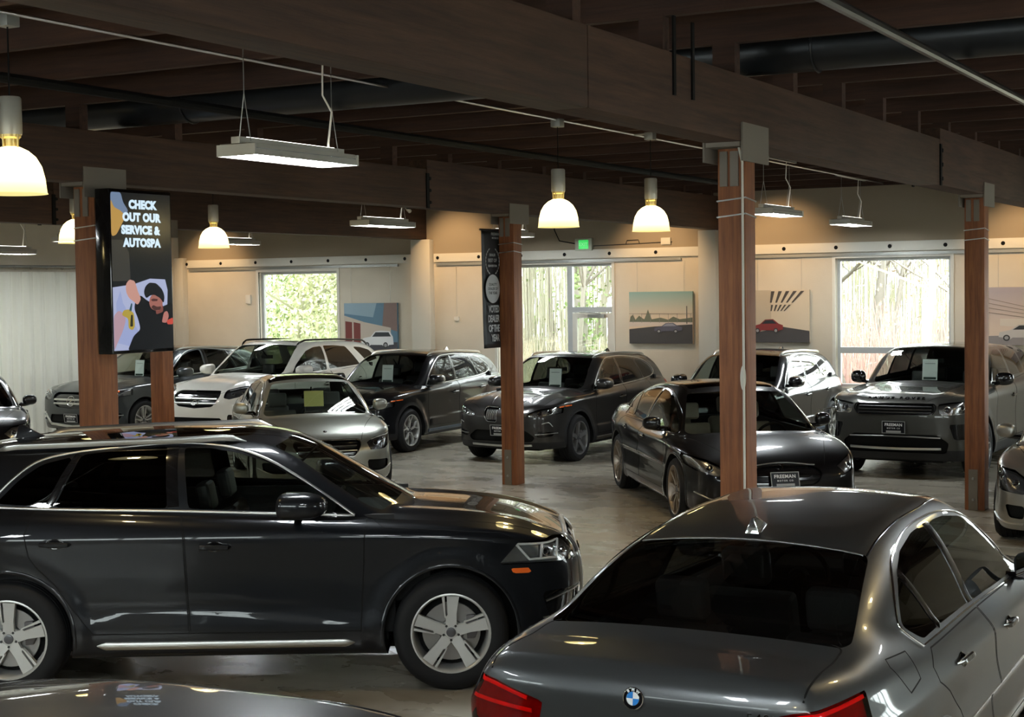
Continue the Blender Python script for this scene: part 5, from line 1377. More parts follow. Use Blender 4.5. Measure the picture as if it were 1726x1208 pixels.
# --- Q5
PQ = dict(hw=.945, zb=.24, ext=(-2.40, 2.32), wr=.37, rim=.252, ra=.425, axles=(1.41, -1.41), track=.925, tw=.235, flare=.012, flare_w=.15,
  wstyle='slot5', mrim=M['rim_silver'], wkey='q5', belt=1.15,
  sec=[(.20, .05), (.30, .015), (.40, .006), (.55, .022), (.75, .026), (.90, .016), (1.00, .008), (1.03, .016), (1.10, .045), (1.16, .07), (1.3, .10)],
  creases=[([(-2.3, .60), (-.87, .50), (-.64, .565), (-.2, .555), (.3, .52), (.81, .46), (2.2, .42)], .0045, .05, -1.0, 1.0)],
  plan=[(-2.40, .80), (-2.1, .93), (-1.7, .985), (-1.2, 1.0), (.9, 1.0), (1.5, .99), (1.9, .95), (2.15, .87), (2.4, .72)],
  deck=[(-2.4, 1.12), (-2.0, 1.20), (-1.4, 1.22), (0, 1.17), (.8, 1.135), (1.0, 1.125), (1.4, 1.10), (1.8, 1.05), (2.05, .97), (2.2, .90), (2.34, .80)],
  dcrown=.04, dcrown4=.03, hoodbulge=(.016, .8, .52),
  nose=[(.2, 2.20), (.35, 2.26), (.5, 2.28), (.62, 2.29), (.75, 2.285), (.88, 2.25), (1.0, 2.2)], tail=[(.2, -2.25), (.4, -2.36), (.6, -2.38), (.8, -2.36), (1.1, -2.30), (1.3, -2.15), (1.6, -1.88), (1.7, -1.8)],
  npl=(.09, .26, .07, .22), k_side=.07, k_nose=.07,
  gz=[(-2.2, 1.30), (-1.95, 1.48), (-1.75, 1.555), (-1.2, 1.60), (-.6, 1.63), (-.1, 1.63), (.2, 1.60), (.42, 1.53), (.75, 1.35), (1.08, 1.155), (1.4, .95), (1.7, .74)],
  gw=[(.9, .875), (1.15, .845), (1.3, .80), (1.5, .705), (1.62, .62), (1.7, .55)],
  gplan=[(-2.3, -.10), (-1.6, -.03), (-.8, 0), (.2, 0), (.8, -.02), (1.2, -.08)], kws=.22, kwr=.12, rcrown=.035, k_roof=.10, k_belt=.02, tail_in=.03,
  side_windows=[('front_window', rnd([(-.26, 1.18), (.79, 1.135), (.62, 1.235), (.43, 1.355), (.24, 1.46), (.04, 1.52), (-.14, 1.55), (-.31, 1.56)], .03)),
                ('rear_door_window', rnd([(-1.12, 1.20), (-.39, 1.185), (-.42, 1.565), (-.68, 1.55), (-.97, 1.52)], .03)),
                ('quarter_window', rnd([(-1.50, 1.225), (-1.17, 1.205), (-1.02, 1.512), (-1.22, 1.465), (-1.36, 1.37)], .04))],
  glass={'rear_door_window': M['glass_dark'], 'quarter_window': M['glass_dark'], 'front_window': M['glass_tint']},
  ws=rnd([(.30, -.1), (1.06, -.1), (1.06, .66), (.98, .70), (.33, .58)], .05), rw=None,
  sunroof=rnd([(-1.15, -.1), (.08, -.1), (.08, .36), (-.02, .46), (-1.15, .46)], .05),
  front_regions=[('headlight', [(.50, .93), (.62, .945), (.99, .945), (.99, .80), (.70, .80), (.58, .84)], 0, 1.79, -.9),
                 ('grille', rnd([(-.1, .90), (.42, .90), (.50, .80), (.40, .48), (-.1, .46)], .05), -.03),
                 ('side_intake', rnd([(.52, .62), (.85, .62), (.84, .44), (.50, .44)], .03), -.03, 2.0)],
  rmats={'headlight': M['lens_back'], 'grille': M['gloss_black'], 'side_intake': M['gloss_black'], 'marker_light': M['orange']},
  side_regions=[('marker_light', [(1.79, .775), (1.91, .775), (1.935, .742), (1.815, .742)], .004)],
  doors=[('front_door', [(-.30, 1.14), (-.27, 1.01), (-.26, .65), (-.24, .40), (.84, .40), (.85, .63), (.87, .98), (.88, 1.10)]),
         ('rear_door', [(-1.24, 1.18), (-.31, 1.14), (-.28, 1.01), (-.27, .65), (-.25, .40), (-.86, .40), (-.98, .55), (-1.10, .72), (-1.22, .84), (-1.26, .90), (-1.285, 1.04)])],
  handles={'front_door': (-.08, .95, -.02), 'rear_door': (-1.09, .98, -.02)},
  hood=[(1.10, -.1), (2.23, -.1), (2.2, .40), (2.05, .66), (1.2, .78), (.95, .80)], hood_z=.88,
  trims=[('window_trim', [(-1.56, 1.205), (-1.12, 1.188), (-.3, 1.165), (.34, 1.140), (.80, 1.120)], 'side', .016, .007, M['satin']),
         ('window_trim', [(-1.56, 1.21), (-1.40, 1.375), (-1.25, 1.482), (-1.01, 1.535), (-.68, 1.565), (-.38, 1.580), (-.15, 1.572), (.05, 1.54), (.24, 1.475), (.43, 1.372), (.62, 1.248), (.80, 1.122)], 'side', .016, .007, M['satin']),
         ('window_pillar_cover', [(-.355, 1.19), (-.375, 1.38), (-.385, 1.56)], 'side', .075, .002, M['gloss_black'], {'off': .001}),
         ('window_pillar_cover', [(-1.15, 1.215), (-1.06, 1.4), (-.99, 1.52)], 'side', .045, .002, M['gloss_black'], {'off': .001}),
         ('roof_rail', [(-1.56, .575), (-1.45, .60), (-1.0, .625), (-.4, .625), (-.05, .60), (.08, .575)], 'top', .034, .030, M['satin'], {'lift': .022, 'taper': 9}),
         ('sill_strip', [(-.84, .325), (-.4, .325), (.3, .325), (.80, .325)], 'side', .048, .016, M['satin'], {'taper': 14}),
         ('headlight_bar', [(1.84, .928), (2.10, .930)], 'side', .014, .004, M['led_bar'], {'off': -.012, 'smooth': False}),
         ('headlight_bar', [(1.835, .925), (1.92, .825), (2.10, .830), (2.11, .93)], 'side', .014, .004, M['led_bar'], {'off': -.012, 'smooth': False}),
         ('headlight_bar', [(2.005, .925), (1.995, .83)], 'side', .016, .004, M['led_bar'], {'off': -.012, 'smooth': False}),
         ('bumper_blade', [(2.02, .555), (2.16, .60), (2.24, .615)], 'side', .014, .012, M['satin']),
         ('bumper_blade', [(2.00, .45), (2.14, .455)], 'side', .010, .008, M['satin']),
         ('grille_frame', [(.0, .915), (.43, .91), (.52, .80), (.43, .47), (0, .445)], 'front', .03, .016, M['satin'], {'smooth': False, 'merge': 1})]
     + [('grille_slat', [(-.44, z), (0, z), (.44, z)], 'front', .014, .010, M['satin'], {'one': 1, 'off': -.02}) for z in (.53, .59, .65, .71, .77, .83)],
  seams=[([(.88, 1.11), (1.0, 1.05), (1.35, 1.03), (1.75, 1.0), (1.85, .95)], 'side')],
  mirror=(.405, 1.04, 1.195), mirror_size=(.22, .175, .46), cab=(-1.6, 1.0), seatx=-.05, seatz=.10, dash=(.95, 1.03), rvm=.48, mats={'paint': M['paint_navy']})
# --- large grey saloon seen from behind
PB = dict(hw=.925, zb=.18, ext=(-2.63, 2.34), wr=.34, rim=.235, ra=.375, axles=(1.4875, -1.4875), track=.905, tw=.25, flare=.012, flare_w=.16,
  wstyle='twin5', mrim=M['rim_silver'], wkey='b5', belt=.98,
  sec=[(.14, .07), (.25, .02), (.35, .006), (.5, .018), (.68, .020), (.80, .006), (.86, .002), (.88, .012), (.95, .050), (1.0, .075), (1.1, .13)],
  creases=[], 
  plan=[(-2.63, .74), (-2.45, .86), (-2.1, .955), (-1.6, .995), (-1.0, 1.0), (.9, 1.0), (1.5, .985), (1.9, .94), (2.2, .84), (2.4, .70)],
  deck=[(-2.75, 1.02), (-2.54, 1.075), (-2.44, 1.090), (-2.2, 1.100), (-1.98, 1.10), (-1.2, 1.04), (0, .99), (.9, .99), (1.3, .97), (1.8, .90), (2.1, .80), (2.3, .66)],
  sm_deck=.02, dcrown=.035, dcrown4=.035,
  nose=[(.15, 2.20), (.35, 2.30), (.55, 2.32), (.7, 2.28), (.85, 2.15)],
  tail=[(.15, -2.45), (.30, -2.60), (.50, -2.62), (.62, -2.60), (.80, -2.555), (.90, -2.56), (.97, -2.565), (1.015, -2.550), (1.06, -2.505), (1.10, -2.45), (1.3, -2.2)],
  npl=(.10, .26, .06, .17), k_side=.085, k_nose=.08, k_tail=.020, sm_tail=.008,
  gz=[(-2.9, .86), (-2.4, 1.00), (-2.05, 1.095), (-1.8, 1.19), (-1.5, 1.30), (-1.2, 1.385), (-.9, 1.437), (-.45, 1.468), (0, 1.470), (.3, 1.450), (.5, 1.41), (.75, 1.30), (1.1, 1.12), (1.38, .96), (1.7, .76)],
  gw=[(.85, .86), (.98, .815), (1.1, .765), (1.25, .685), (1.37, .600), (1.45, .545), (1.5, .52)],
  gplan=[(-2.4, -.13), (-1.9, -.07), (-1.4, -.015), (-1.0, 0), (.2, 0), (.8, -.02), (1.3, -.09)], kws=.24, kwr=.085, rcrown=.035, k_roof=.11, k_belt=.10, tail_in=.35,
  side_windows=[('front_window', rnd([(-.27, 1.00), (1.02, .965), (.80, 1.12), (.55, 1.245), (.32, 1.325), (.05, 1.36), (-.25, 1.37)], .03)),
                ('rear_door_window', rnd([(-.97, 1.02), (-.36, 1.005), (-.345, 1.372), (-.60, 1.365), (-.92, 1.33), (-1.12, 1.28)], .03)),
                ('quarter_window', rnd([(-1.30, 1.02), (-1.01, 1.02), (-1.16, 1.265), (-1.32, 1.18), (-1.42, 1.09)], .035))],
  glass={'rear_door_window': M['glass_dark'], 'quarter_window': M['glass_dark'], 'front_window': M['glass_side2'], 'rear_window': M['glass_rear']},
  ws=rnd([(.55, -.1), (1.30, -.1), (1.30, .66), (1.2, .70), (.55, .52)], .05),
  rw=rnd([(-2.00, -.1), (-1.215, -.1), (-1.215, .54), (-1.26, .56), (-1.93, .665), (-2.00, .64)], .03),
  front_regions=[('headlight', [(.52, .66), (.62, .76), (.99, .80), (.99, .66), (.6, .60)], 0, 1.85, 0), ('grille', rnd([(.04, .74), (.42, .74), (.46, .62), (.40, .50), (.04, .50)], .04), -.03)],
  rear_regions=[('taillight', [(.40, .915), (.62, .975), (.78, 1.00), (.99, 1.01), (.99, .80), (.66, .78), (.42, .83)], 0, -2.22, 0.5)],
  rmats={'headlight': M['lens_back'], 'grille': M['gloss_black'], 'taillight': M['red_back']},
  doors=[('front_door', [(-.27, .97), (-.24, .80), (-.22, .30), (.92, .30), (.96, .55), (1.0, .80), (1.06, .95)]),
         ('rear_door', [(-1.30, .985), (-.29, .97), (-.26, .80), (-.24, .30), (-.98, .30), (-1.03, .50), (-1.12, .68), (-1.28, .80), (-1.42, .87), (-1.42, .93)])],
  handles={'front_door': (.08, .832, -.02), 'rear_door': (-.98, .872, -.02)},
  trunk=rnd([(-2.8, -.1), (-1.96, -.1), (-1.95, .65), (-2.10, .655), (-2.45, .655), (-2.8, .63)], .05), trunk_z=.62,
  hood=[(1.40, -.1), (2.23, -.1), (2.2, .45), (1.3, .74)], hood_z=.7,
  trims=[('window_trim', [(-1.36, 1.005), (-1.0, 1.000), (-.3, .985), (.4, .965), (1.06, .948)], 'side', .010, .006, M['chrome']),
         ('window_trim', [(-1.37, 1.005), (-1.43, 1.06), (-1.455, 1.10), (-1.36, 1.19), (-1.15, 1.295), (-.92, 1.348), (-.60, 1.385), (-.25, 1.392), (.06, 1.38), (.33, 1.342), (.56, 1.262), (.82, 1.135), (1.06, .955)], 'side', .010, .006, M['chrome']),
         ('window_pillar_cover', [(-.315, 1.0), (-.305, 1.2), (-.295, 1.37)], 'side', .105, .003, M['gloss_black'], {'off': .001}),
         ('window_pillar_cover', [(-.99, 1.02), (-1.06, 1.15), (-1.14, 1.27)], 'side', .062, .003, M['gloss_black'], {'off': .001}),
         ('roof_gutter_trim', [(-1.20, .545), (-1.0, .535), (-.6, .525), (-.1, .525), (.4, .50)], 'top', .010, .003, M['gloss_black']),
         ('rear_window_edge_trim', [(-1.205, -.53), (-1.195, -.25), (-1.190, 0), (-1.195, .25), (-1.205, .53)], 'top', .010, .003, M['satin'], {'one': 1})],
  seams=[([(-1.60, 1.03), (-1.63, .93), (-1.80, .91), (-1.86, 1.02)], 'side', .006), ([(-1.86, 1.02), (-1.84, 1.045), (-1.60, 1.03)], 'side', .006)],
  seam_top=True, mirror=(.62, 1.0, 1.02), cab=(-1.5, 1.2), seatx=.0, seatz=-.03, dash=(1.12, .90), rvm=.68, seatmat=M['seat_grey'], mats={'paint': M['paint_grey'], 'handle': M['chrome_handle']})

# ------------------------------------------------------------------ further models derived from the two base bodies
def remap(P, xa, xb, za, zb_, sy, **over):
    fx = lambda v: float(np.interp(v, xa, xb)) if xa[0] <= v <= xa[-1] else (float(v) + (xb[0] - xa[0]) if v < xa[0] else float(v) + (xb[-1] - xa[-1]))
    fz = lambda v: float(np.interp(v, za, zb_)) if v <= za[-1] else float(v) + (zb_[-1] - za[-1])
    O = dict(P)
    O['hw'] = P['hw'] * sy; O['zb'] = fz(P['zb']); O['ext'] = (fx(P['ext'][0]), fx(P['ext'][1])); O['axles'] = (fx(P['axles'][0]), fx(P['axles'][1]))
    O['sec'] = [(fz(z), d) for z, d in P['sec']]; O['plan'] = [(fx(x), w) for x, w in P['plan']]
    O['deck'] = [(fx(x), fz(z)) for x, z in P['deck']]; O['nose'] = [(fz(z), fx(x)) for z, x in P['nose']]; O['tail'] = [(fz(z), fx(x)) for z, x in P['tail']]
    O['gz'] = [(fx(x), fz(z)) for x, z in P['gz']]; O['gw'] = [(fz(z), w * sy) for z, w in P['gw']]; O['gplan'] = [(fx(x), w) for x, w in P['gplan']]
    O['side_windows'] = [(n, [(fx(x), fz(z)) for x, z in p]) for n, p in P['side_windows']]
    for k in ('ws', 'rw', 'hood', 'trunk', 'sunroof'):
        if P.get(k): O[k] = [(fx(x), y * sy) for x, y in P[k]]
    O['doors'] = [(n, [(fx(x), fz(z)) for x, z in p]) for n, p in P['doors']]
    O['handles'] = {k: (fx(v[0]), fz(v[1]), v[2]) for k, v in P['handles'].items()}
    def mp(pts, mode):
        if mode == 'side': return [(fx(a), fz(b)) for a, b in pts]
        if mode == 'top': return [(fx(a), b * sy) for a, b in pts]
        return [(a * sy, fz(b)) for a, b in pts]
    O['trims'] = [(t[0], mp(t[1], t[2])) + tuple(t[2:]) for t in P['trims'] if t[2] != 'front' and t[0] not in ('headlight_bar', 'bumper_blade', 'sill_strip', 'roof_rail')]
    O['seams'] = [(mp(t[0], t[1]),) + tuple(t[1:]) for t in P['seams']]
    O['creases'] = [([(fx(x), fz(z)) for x, z in c[0]], c[1], c[2], fx(c[3]), fx(c[4])) for c in P['creases']]
    if P.get('hoodbulge'): hb = P['hoodbulge']; O['hoodbulge'] = (hb[0], fx(hb[1]), hb[2] * sy)
    O['mirror'] = (fx(P['mirror'][0]), P['mirror'][1] * sy, fz(P['mirror'][2])); O['cab'] = (fx(P['cab'][0]), fx(P['cab'][1])); O['seatx'] = fx(P['seatx'])
    O['dash'] = (fx(P['dash'][0]), fz(P['dash'][1])); O['rvm'] = fx(P['rvm']); O['belt'] = fz(P['belt']); O['hood_z'] = fz(P['hood_z']); O['track'] = P['track'] * sy
    O['front_regions'] = []; O['rear_regions'] = []; O['side_regions'] = []; O['rmats'] = {}; O['mats'] = dict(P['mats'])
    add = over.pop('add_trims', []); drop = over.pop('drop_trims', ())
    O['trims'] = [t for t in O['trims'] if t[0] not in drop] + add
    O.update(over); return O

def rails(P_roof, mat, w=.030, h=.026, lift=.014):
    return [('roof_rail', P_roof, 'top', w, h, mat, {'lift': lift, 'taper': 12})]

QX = (-2.37, -1.41, 0, 1.06, 1.41, 2.29); QZ = (0, .37, 1.15, 1.63)
BX = (-2.607, -1.4875, 0, 1.38, 1.4875, 2.32); BZ = (0, .34, .98, 1.47)

def outline(pts, w=.014, mat=None): return ('window_trim', pts, 'side', w, .006, mat or M['satin'])
def vbars(z0, z1, ya, yb, n, w=.012):
    return [('kidney_slat', [(ya + (yb - ya) * (k + .5) / n, z0), (ya + (yb - ya) * (k + .5) / n, (z0 + z1) / 2), (ya + (yb - ya) * (k + .5) / n, z1)], 'front', w, .012, M['satin'], {'off': -.018}) for k in range(n)]
def hbars(ys, zs, w=.018, mat=None, nm='grille_slat', off=-.012):
    return [(nm, [(-ys, z), (0, z), (ys, z)], 'front', w, .014, mat or M['satin'], {'one': 1, 'off': off}) for z in zs]
def ring(poly, w=.018, mat=None, nm='grille_frame', off=0.0, one=False):
    p = rnd(poly, .03); p = p + [p[0]]
    return [(nm, p, 'front', w, .014, mat or M['chrome'], {'smooth': False, 'off': off, 'one': one})]

# compact crossover, used for two kidney-grilled cars and the tall one in the back row
x1_win = [('front_window', rnd([(-.22, 1.06), (.66, 1.03), (.52, 1.16), (.36, 1.28), (.20, 1.37), (-.02, 1.44), (-.26, 1.455)], .03)),
          ('rear_door_window', rnd([(-1.04, 1.10), (-.30, 1.07), (-.33, 1.46), (-.62, 1.455), (-.92, 1.42)], .03)),
          ('quarter_window', rnd([(-1.52, 1.17), (-1.42, 1.13), (-1.09, 1.105), (-.97, 1.415), (-1.22, 1.38), (-1.45, 1.28)], .05))]
x1_top = [(-1.40, 1.118), (-1.53, 1.155), (-1.58, 1.21), (-1.47, 1.31), (-1.24, 1.402), (-.94, 1.446), (-.60, 1.478), (-.26, 1.478), (0, 1.462), (.20, 1.395), (.38, 1.295), (.54, 1.175), (.70, 1.02)]
x1_bot = [(-1.40, 1.118), (-1.04, 1.085), (-.3, 1.052), (.3, 1.030), (.70, 1.015)]
kid = rnd([(.035, .825), (.26, .835), (.285, .76), (.22, .625), (.05, .615)], .035)
def x1(paint_, rails_mat, trim_mat, wheel, key, win_mat, rmat):
    P = remap(PQ, QX, (-2.265, -1.335, 0, .96, 1.335, 2.165), QZ, (0, .345, 1.055, 1.555), .965,
        wr=.345, rim=.245, ra=.395, tw=.225, wstyle=wheel, mrim=rmat, wkey=key, side_windows=x1_win, sunroof=rnd([(-1.1, -.1), (.05, -.1), (.05, .42), (-1.1, .42)], .05), clad_arch=.055, clad_z=.33, creases=[([(-2.3, .62), (2.2, .45)], .012, .03, -1.0, 1.0)],
        front_regions=[('headlight', [(.44, .745), (.60, .81), (.99, .87), (.99, .77), (.60, .70), (.46, .70)], 0, 1.76, 0),
                       ('grille', kid, -.028), ('bumper_intake', rnd([(-.1, .50), (.42, .50), (.56, .40), (.50, .335), (-.1, .335)], .03), -.03), ('side_intake', rnd([(.60, .50), (.80, .48), (.78, .42), (.58, .40)], .02), -.02)],
        rear_regions=[('taillight', [(.55, 1.00), (.99, 1.06), (.99, .88), (.55, .88)], 0, -1.86, 0)],
        rmats={'headlight': M['lens_back'], 'grille': M['black'], 'bumper_intake': M['black'], 'side_intake': M['gloss_black'], 'taillight': M['red_back']},
        drop_trims=('window_trim', 'window_pillar_cover'), mirror=(.56, 1.0, 1.10), dash=(.85, .96), rvm=.40,
        add_trims=[outline(x1_top, .016, win_mat), outline(x1_bot, .014, win_mat),
                   ('window_pillar_cover', [(-.26, 1.07), (-.285, 1.25), (-.295, 1.46)], 'side', .07, .003, M['gloss_black']), ('window_pillar_cover', [(-1.065, 1.11), (-1.01, 1.25), (-.945, 1.42)], 'side', .035, .003, M['gloss_black']),
                   ('skid_trim', [(-.50, .285), (0, .27), (.50, .285)], 'front', .03, .012, M['satin'], {'one': 1}),
                   ('hood_crease', [(.98, .40), (1.4, .36), (1.8, .29), (2.02, .22)], 'top', .030, .004, paint_, {'taper': 8}), ('turn_light', [(.83, .832), (.88, .845)], 'front', .018, .003, M['orange'], {'off': -.002}),
                   ('air_curtain', [(.66, .60), (.74, .62), (.78, .56)], 'front', .012, .006, M['satin']),
                   ('fog_blade', [(.56, .445), (.70, .455), (.82, .465)], 'front', .016, .012, M['satin']),
                   ('sill_strip', [(-.84, .30), (0, .30), (.82, .30)], 'side', .05, .014, trim_mat)] + rails([(-1.62, .56), (-1.3, .575), (-.6, .58), (0, .565), (.22, .54)], rails_mat)
                   + vbars(.65, .80, .06, .25, 7, .009) + ring([(.035, .825), (.26, .835), (.285, .76), (.22, .625), (.05, .615)], .014),
        mats={'paint': paint_, 'clad': M['cladding']})
    return P

glc_grille = rnd([(-.1, .88), (.42, .88), (.46, .80), (.36, .63), (-.1, .60)], .05)
PGLC = remap(PQ, QX, (-2.37, -1.437, 0, 1.02, 1.437, 2.28), QZ, (0, .365, 1.10, 1.60), 1.0, wr=.365, rim=.255, ra=.415, wstyle='twin5', mrim=M['rim_silver'], wkey='glc', sunroof=None,
    front_regions=[('headlight', [(.50, .84), (.66, .91), (.99, .97), (.99, .84), (.62, .74), (.50, .76)], 0, 1.70, 0), ('grille', glc_grille, -.03), ('bumper_intake', rnd([(-.1, .50), (.50, .50), (.56, .36), (-.1, .34)], .03), -.03), ('side_intake', rnd([(.62, .56), (.88, .52), (.86, .42), (.64, .40)], .03), -.02)],
    rmats={'headlight': M['lens_darkback'], 'grille': M['gloss_black'], 'bumper_intake': M['black'], 'side_intake': M['gloss_black']},
    add_trims=[('skid_trim', [(-.66, .50), (-.52, .33), (0, .29), (.52, .33), (.66, .50)], 'front', .045, .014, M['satin'], {'one': 1, 'smooth': False}), ('headlight_bar', [(.54, .86), (.70, .905), (.92, .945)], 'front', .018, .004, M['led_bar'], {'off': -.01}),
               ('turn_light', [(.80, .895), (.84, .905)], 'front', .03, .003, M['orange'], {'off': -.004}), ('side_intake_blade', [(.62, .47), (.88, .49)], 'front', .014, .01, M['satin'])] + hbars(.42, (.76, .69), .034) + rails([(-1.72, .60), (-1.3, .61), (-.6, .615), (0, .60), (.22, .57)], M['satin'], .03, .026, .016),
    mats={'paint': M['paint_slate']})
PGLE = remap(PQ, QX, (-2.47, -1.457, 0, 1.06, 1.457, 2.33), QZ, (0, .38, 1.20, 1.735), 1.02, wr=.38, rim=.27, ra=.435, wstyle='twin5', mrim=M['rim_silver'], wkey='gle', sunroof=rnd([(-.9, -.1), (.12, -.1), (.12, .45), (-.9, .45)], .05), drop_trims=('window_trim', 'window_pillar_cover'),
    side_windows=[('front_window', rnd([(-.22, 1.215), (.78, 1.19), (.62, 1.33), (.44, 1.45), (.24, 1.555), (-.02, 1.61), (-.27, 1.62)], .03)), ('rear_door_window', rnd([(-1.30, 1.26), (-.30, 1.225), (-.33, 1.625), (-.66, 1.62), (-1.00, 1.59)], .03)),
                  ('quarter_window', rnd([(-1.98, 1.33), (-1.58, 1.28), (-1.24, 1.575), (-1.50, 1.555), (-1.75, 1.50)], .03))],
    front_regions=[('headlight', [(.52, 1.00), (.68, 1.05), (.99, 1.09), (.99, .95), (.64, .86), (.54, .88)], 0, 1.72, 0), ('grille', rnd([(-.1, .99), (.42, .99), (.47, .91), (.36, .74), (-.1, .70)], .05), -.03), ('bumper_intake', rnd([(-.1, .56), (.50, .56), (.56, .42), (-.1, .40)], .03), -.03), ('side_intake', rnd([(.62, .62), (.88, .60), (.86, .50), (.60, .46)], .03), -.02)],
    rmats={'headlight': M['lens_darkback'], 'grille': M['gloss_black'], 'bumper_intake': M['black'], 'side_intake': M['gloss_black']},
    add_trims=[('headlight_bar', [(.56, 1.0), (.70, 1.035), (.90, 1.05)], 'front', .018, .004, M['led_bar'], {'off': -.01})] + hbars(.42, (.87, .79), .032) + rails([(-1.9, .60), (-1.3, .625), (-.6, .63), (0, .61), (.30, .57)], M['gloss_black'], .026, .024, .045),
    mirror=(.62, 1.05, 1.24), mats={'paint': M['paint_white']})
RX = (-2.50, -1.46, 0, 1.0, 1.46, 2.31)
PRR = remap(PQ, QX, RX, QZ, (0, .39, 1.19, 1.70), 1.045, wr=.385, rim=.275, ra=.435, wstyle='twin5', mrim=M['rim_dark'], wkey='rr', sunroof=rnd([(-1.2, -.1), (.10, -.1), (.10, .45), (-1.2, .45)], .05), drop_trims=('window_trim', 'window_pillar_cover'),
    deck=[(-2.5, 1.16), (-1.4, 1.22), (0, 1.2), (.8, 1.19), (1.1, 1.175), (1.6, 1.15), (2.0, 1.115), (2.18, 1.07), (2.30, .99)], nose=[(.2, 2.22), (.4, 2.29), (.6, 2.32), (.8, 2.32), (.95, 2.30), (1.05, 2.26), (1.2, 2.2)], npl=(.07, .20, .07, .2), dcrown=.03, dcrown4=.02, creases=[],
    gz=[(-2.3, 1.38), (-2.1, 1.55), (-1.9, 1.62), (-1.2, 1.675), (-.6, 1.70), (-.1, 1.70), (.2, 1.68), (.40, 1.63), (.70, 1.44), (1.02, 1.21), (1.3, 1.0), (1.7, .74)],
    side_windows=[('front_window', rnd([(-.26, 1.235), (.72, 1.215), (.56, 1.35), (.40, 1.46), (.22, 1.56), (-.02, 1.605), (-.30, 1.61)], .03)), ('rear_door_window', rnd([(-1.22, 1.245), (-.36, 1.235), (-.38, 1.612), (-1.12, 1.60)], .03)), ('quarter_window', rnd([(-1.98, 1.33), (-1.32, 1.25), (-1.22, 1.595), (-1.85, 1.54)], .03))],
    front_regions=[('headlight', [(.56, .995), (.72, 1.02), (.99, 1.04), (.99, .90), (.80, .865), (.58, .87)], 0, 1.90, 0), ('grille', rnd([(-.1, .995), (.50, .995), (.53, .93), (.48, .86), (-.1, .855)], .03), -.025), ('bumper_intake', rnd([(-.1, .60), (.55, .60), (.70, .50), (.66, .36), (-.1, .36)], .03), -.03),
                   ('side_intake', rnd([(.70, .74), (.93, .74), (.92, .54), (.76, .54)], .03), -.02)],
    rmats={'headlight': M['lens_back'], 'grille': M['black'], 'bumper_intake': M['black'], 'side_intake': M['gloss_black']},
    add_trims=[('lower_blade', [(-.60, .565), (0, .575), (.60, .565)], 'front', .018, .012, M['satin'], {'one': 1}), ('skid_trim', [(-.60, .42), (0, .41), (.60, .42)], 'front', .03, .012, M['satin'], {'one': 1}),
               ('lamp_bowl_rim', [(.99, .90), (.80, .868), (.60, .87)], 'front', .012, .004, M['chrome'], {'off': -.004})] + hbars(.48, (.965, .925, .885), .018, M['dark_metal']) + ring([(-.52, .995), (.52, .995), (.54, .93), (.49, .86), (-.49, .86), (-.54, .93)], .014, M['gloss_black'], one=True),
    clad_z=.40, mirror=(.62, 1.08, 1.235), mirror_size=(.24, .18, .14), mats={'paint': M['paint_corris'], 'mirror': M['gloss_black']})

# saloons
def sedan_front(hl, gr, si, xm, dk=None):
    return dict(front_regions=[('headlight', hl, 0, xm, 0), ('grille', gr, -.025), ('side_intake', si, -.025)], rmats={'headlight': dk or M['lens_darkback'], 'grille': M['gloss_black'], 'side_intake': M['black'], 'taillight': M['red_back']})
PC = remap(PB, BX, (-2.42, -1.42, 0, 1.30, 1.42, 2.20), BZ, (0, .33, .955, 1.43), .97, wr=.33, rim=.235, ra=.365, wstyle='twin5', mrim=M['rim_silver'], wkey='c', k_belt=.04, sunroof=rnd([(-1.1, -.1), (.40, -.1), (.40, .53), (-1.1, .55)], .04), rw=rnd([(-1.8, -.1), (-1.15, -.1), (-1.15, .48), (-1.75, .58)], .05), glass={'rear_window': M['glass_clear'], 'rear_door_window': M['glass_tint'], 'front_window': M['glass_tint']}, trunk=None, seam_top=False,
    add_trims=[('headlight_bar', [(.56, .70), (.70, .735), (.84, .745)], 'front', .012, .004, M['led_bar'], {'off': -.01})] + hbars(.37, (.635, .575), .012) + ring([(-.40, .70), (.40, .70), (.43, .64), (.34, .50), (-.34, .50), (-.43, .64)], .012, one=True) + [('intake_blade', [(.50, .30), (.70, .31), (.84, .36)], 'front', .012, .012, M['satin'])],
    mirror=(.60, .98, 1.02), mats={'paint': M['paint_champagne']}, **sedan_front([(.50, .66), (.60, .72), (.99, .80), (.99, .70), (.74, .575), (.54, .57)], rnd([(-.1, .70), (.40, .70), (.43, .64), (.34, .50), (-.1, .49)], .04), rnd([(.50, .45), (.80, .44), (.78, .32), (.52, .30)], .03), 1.62))
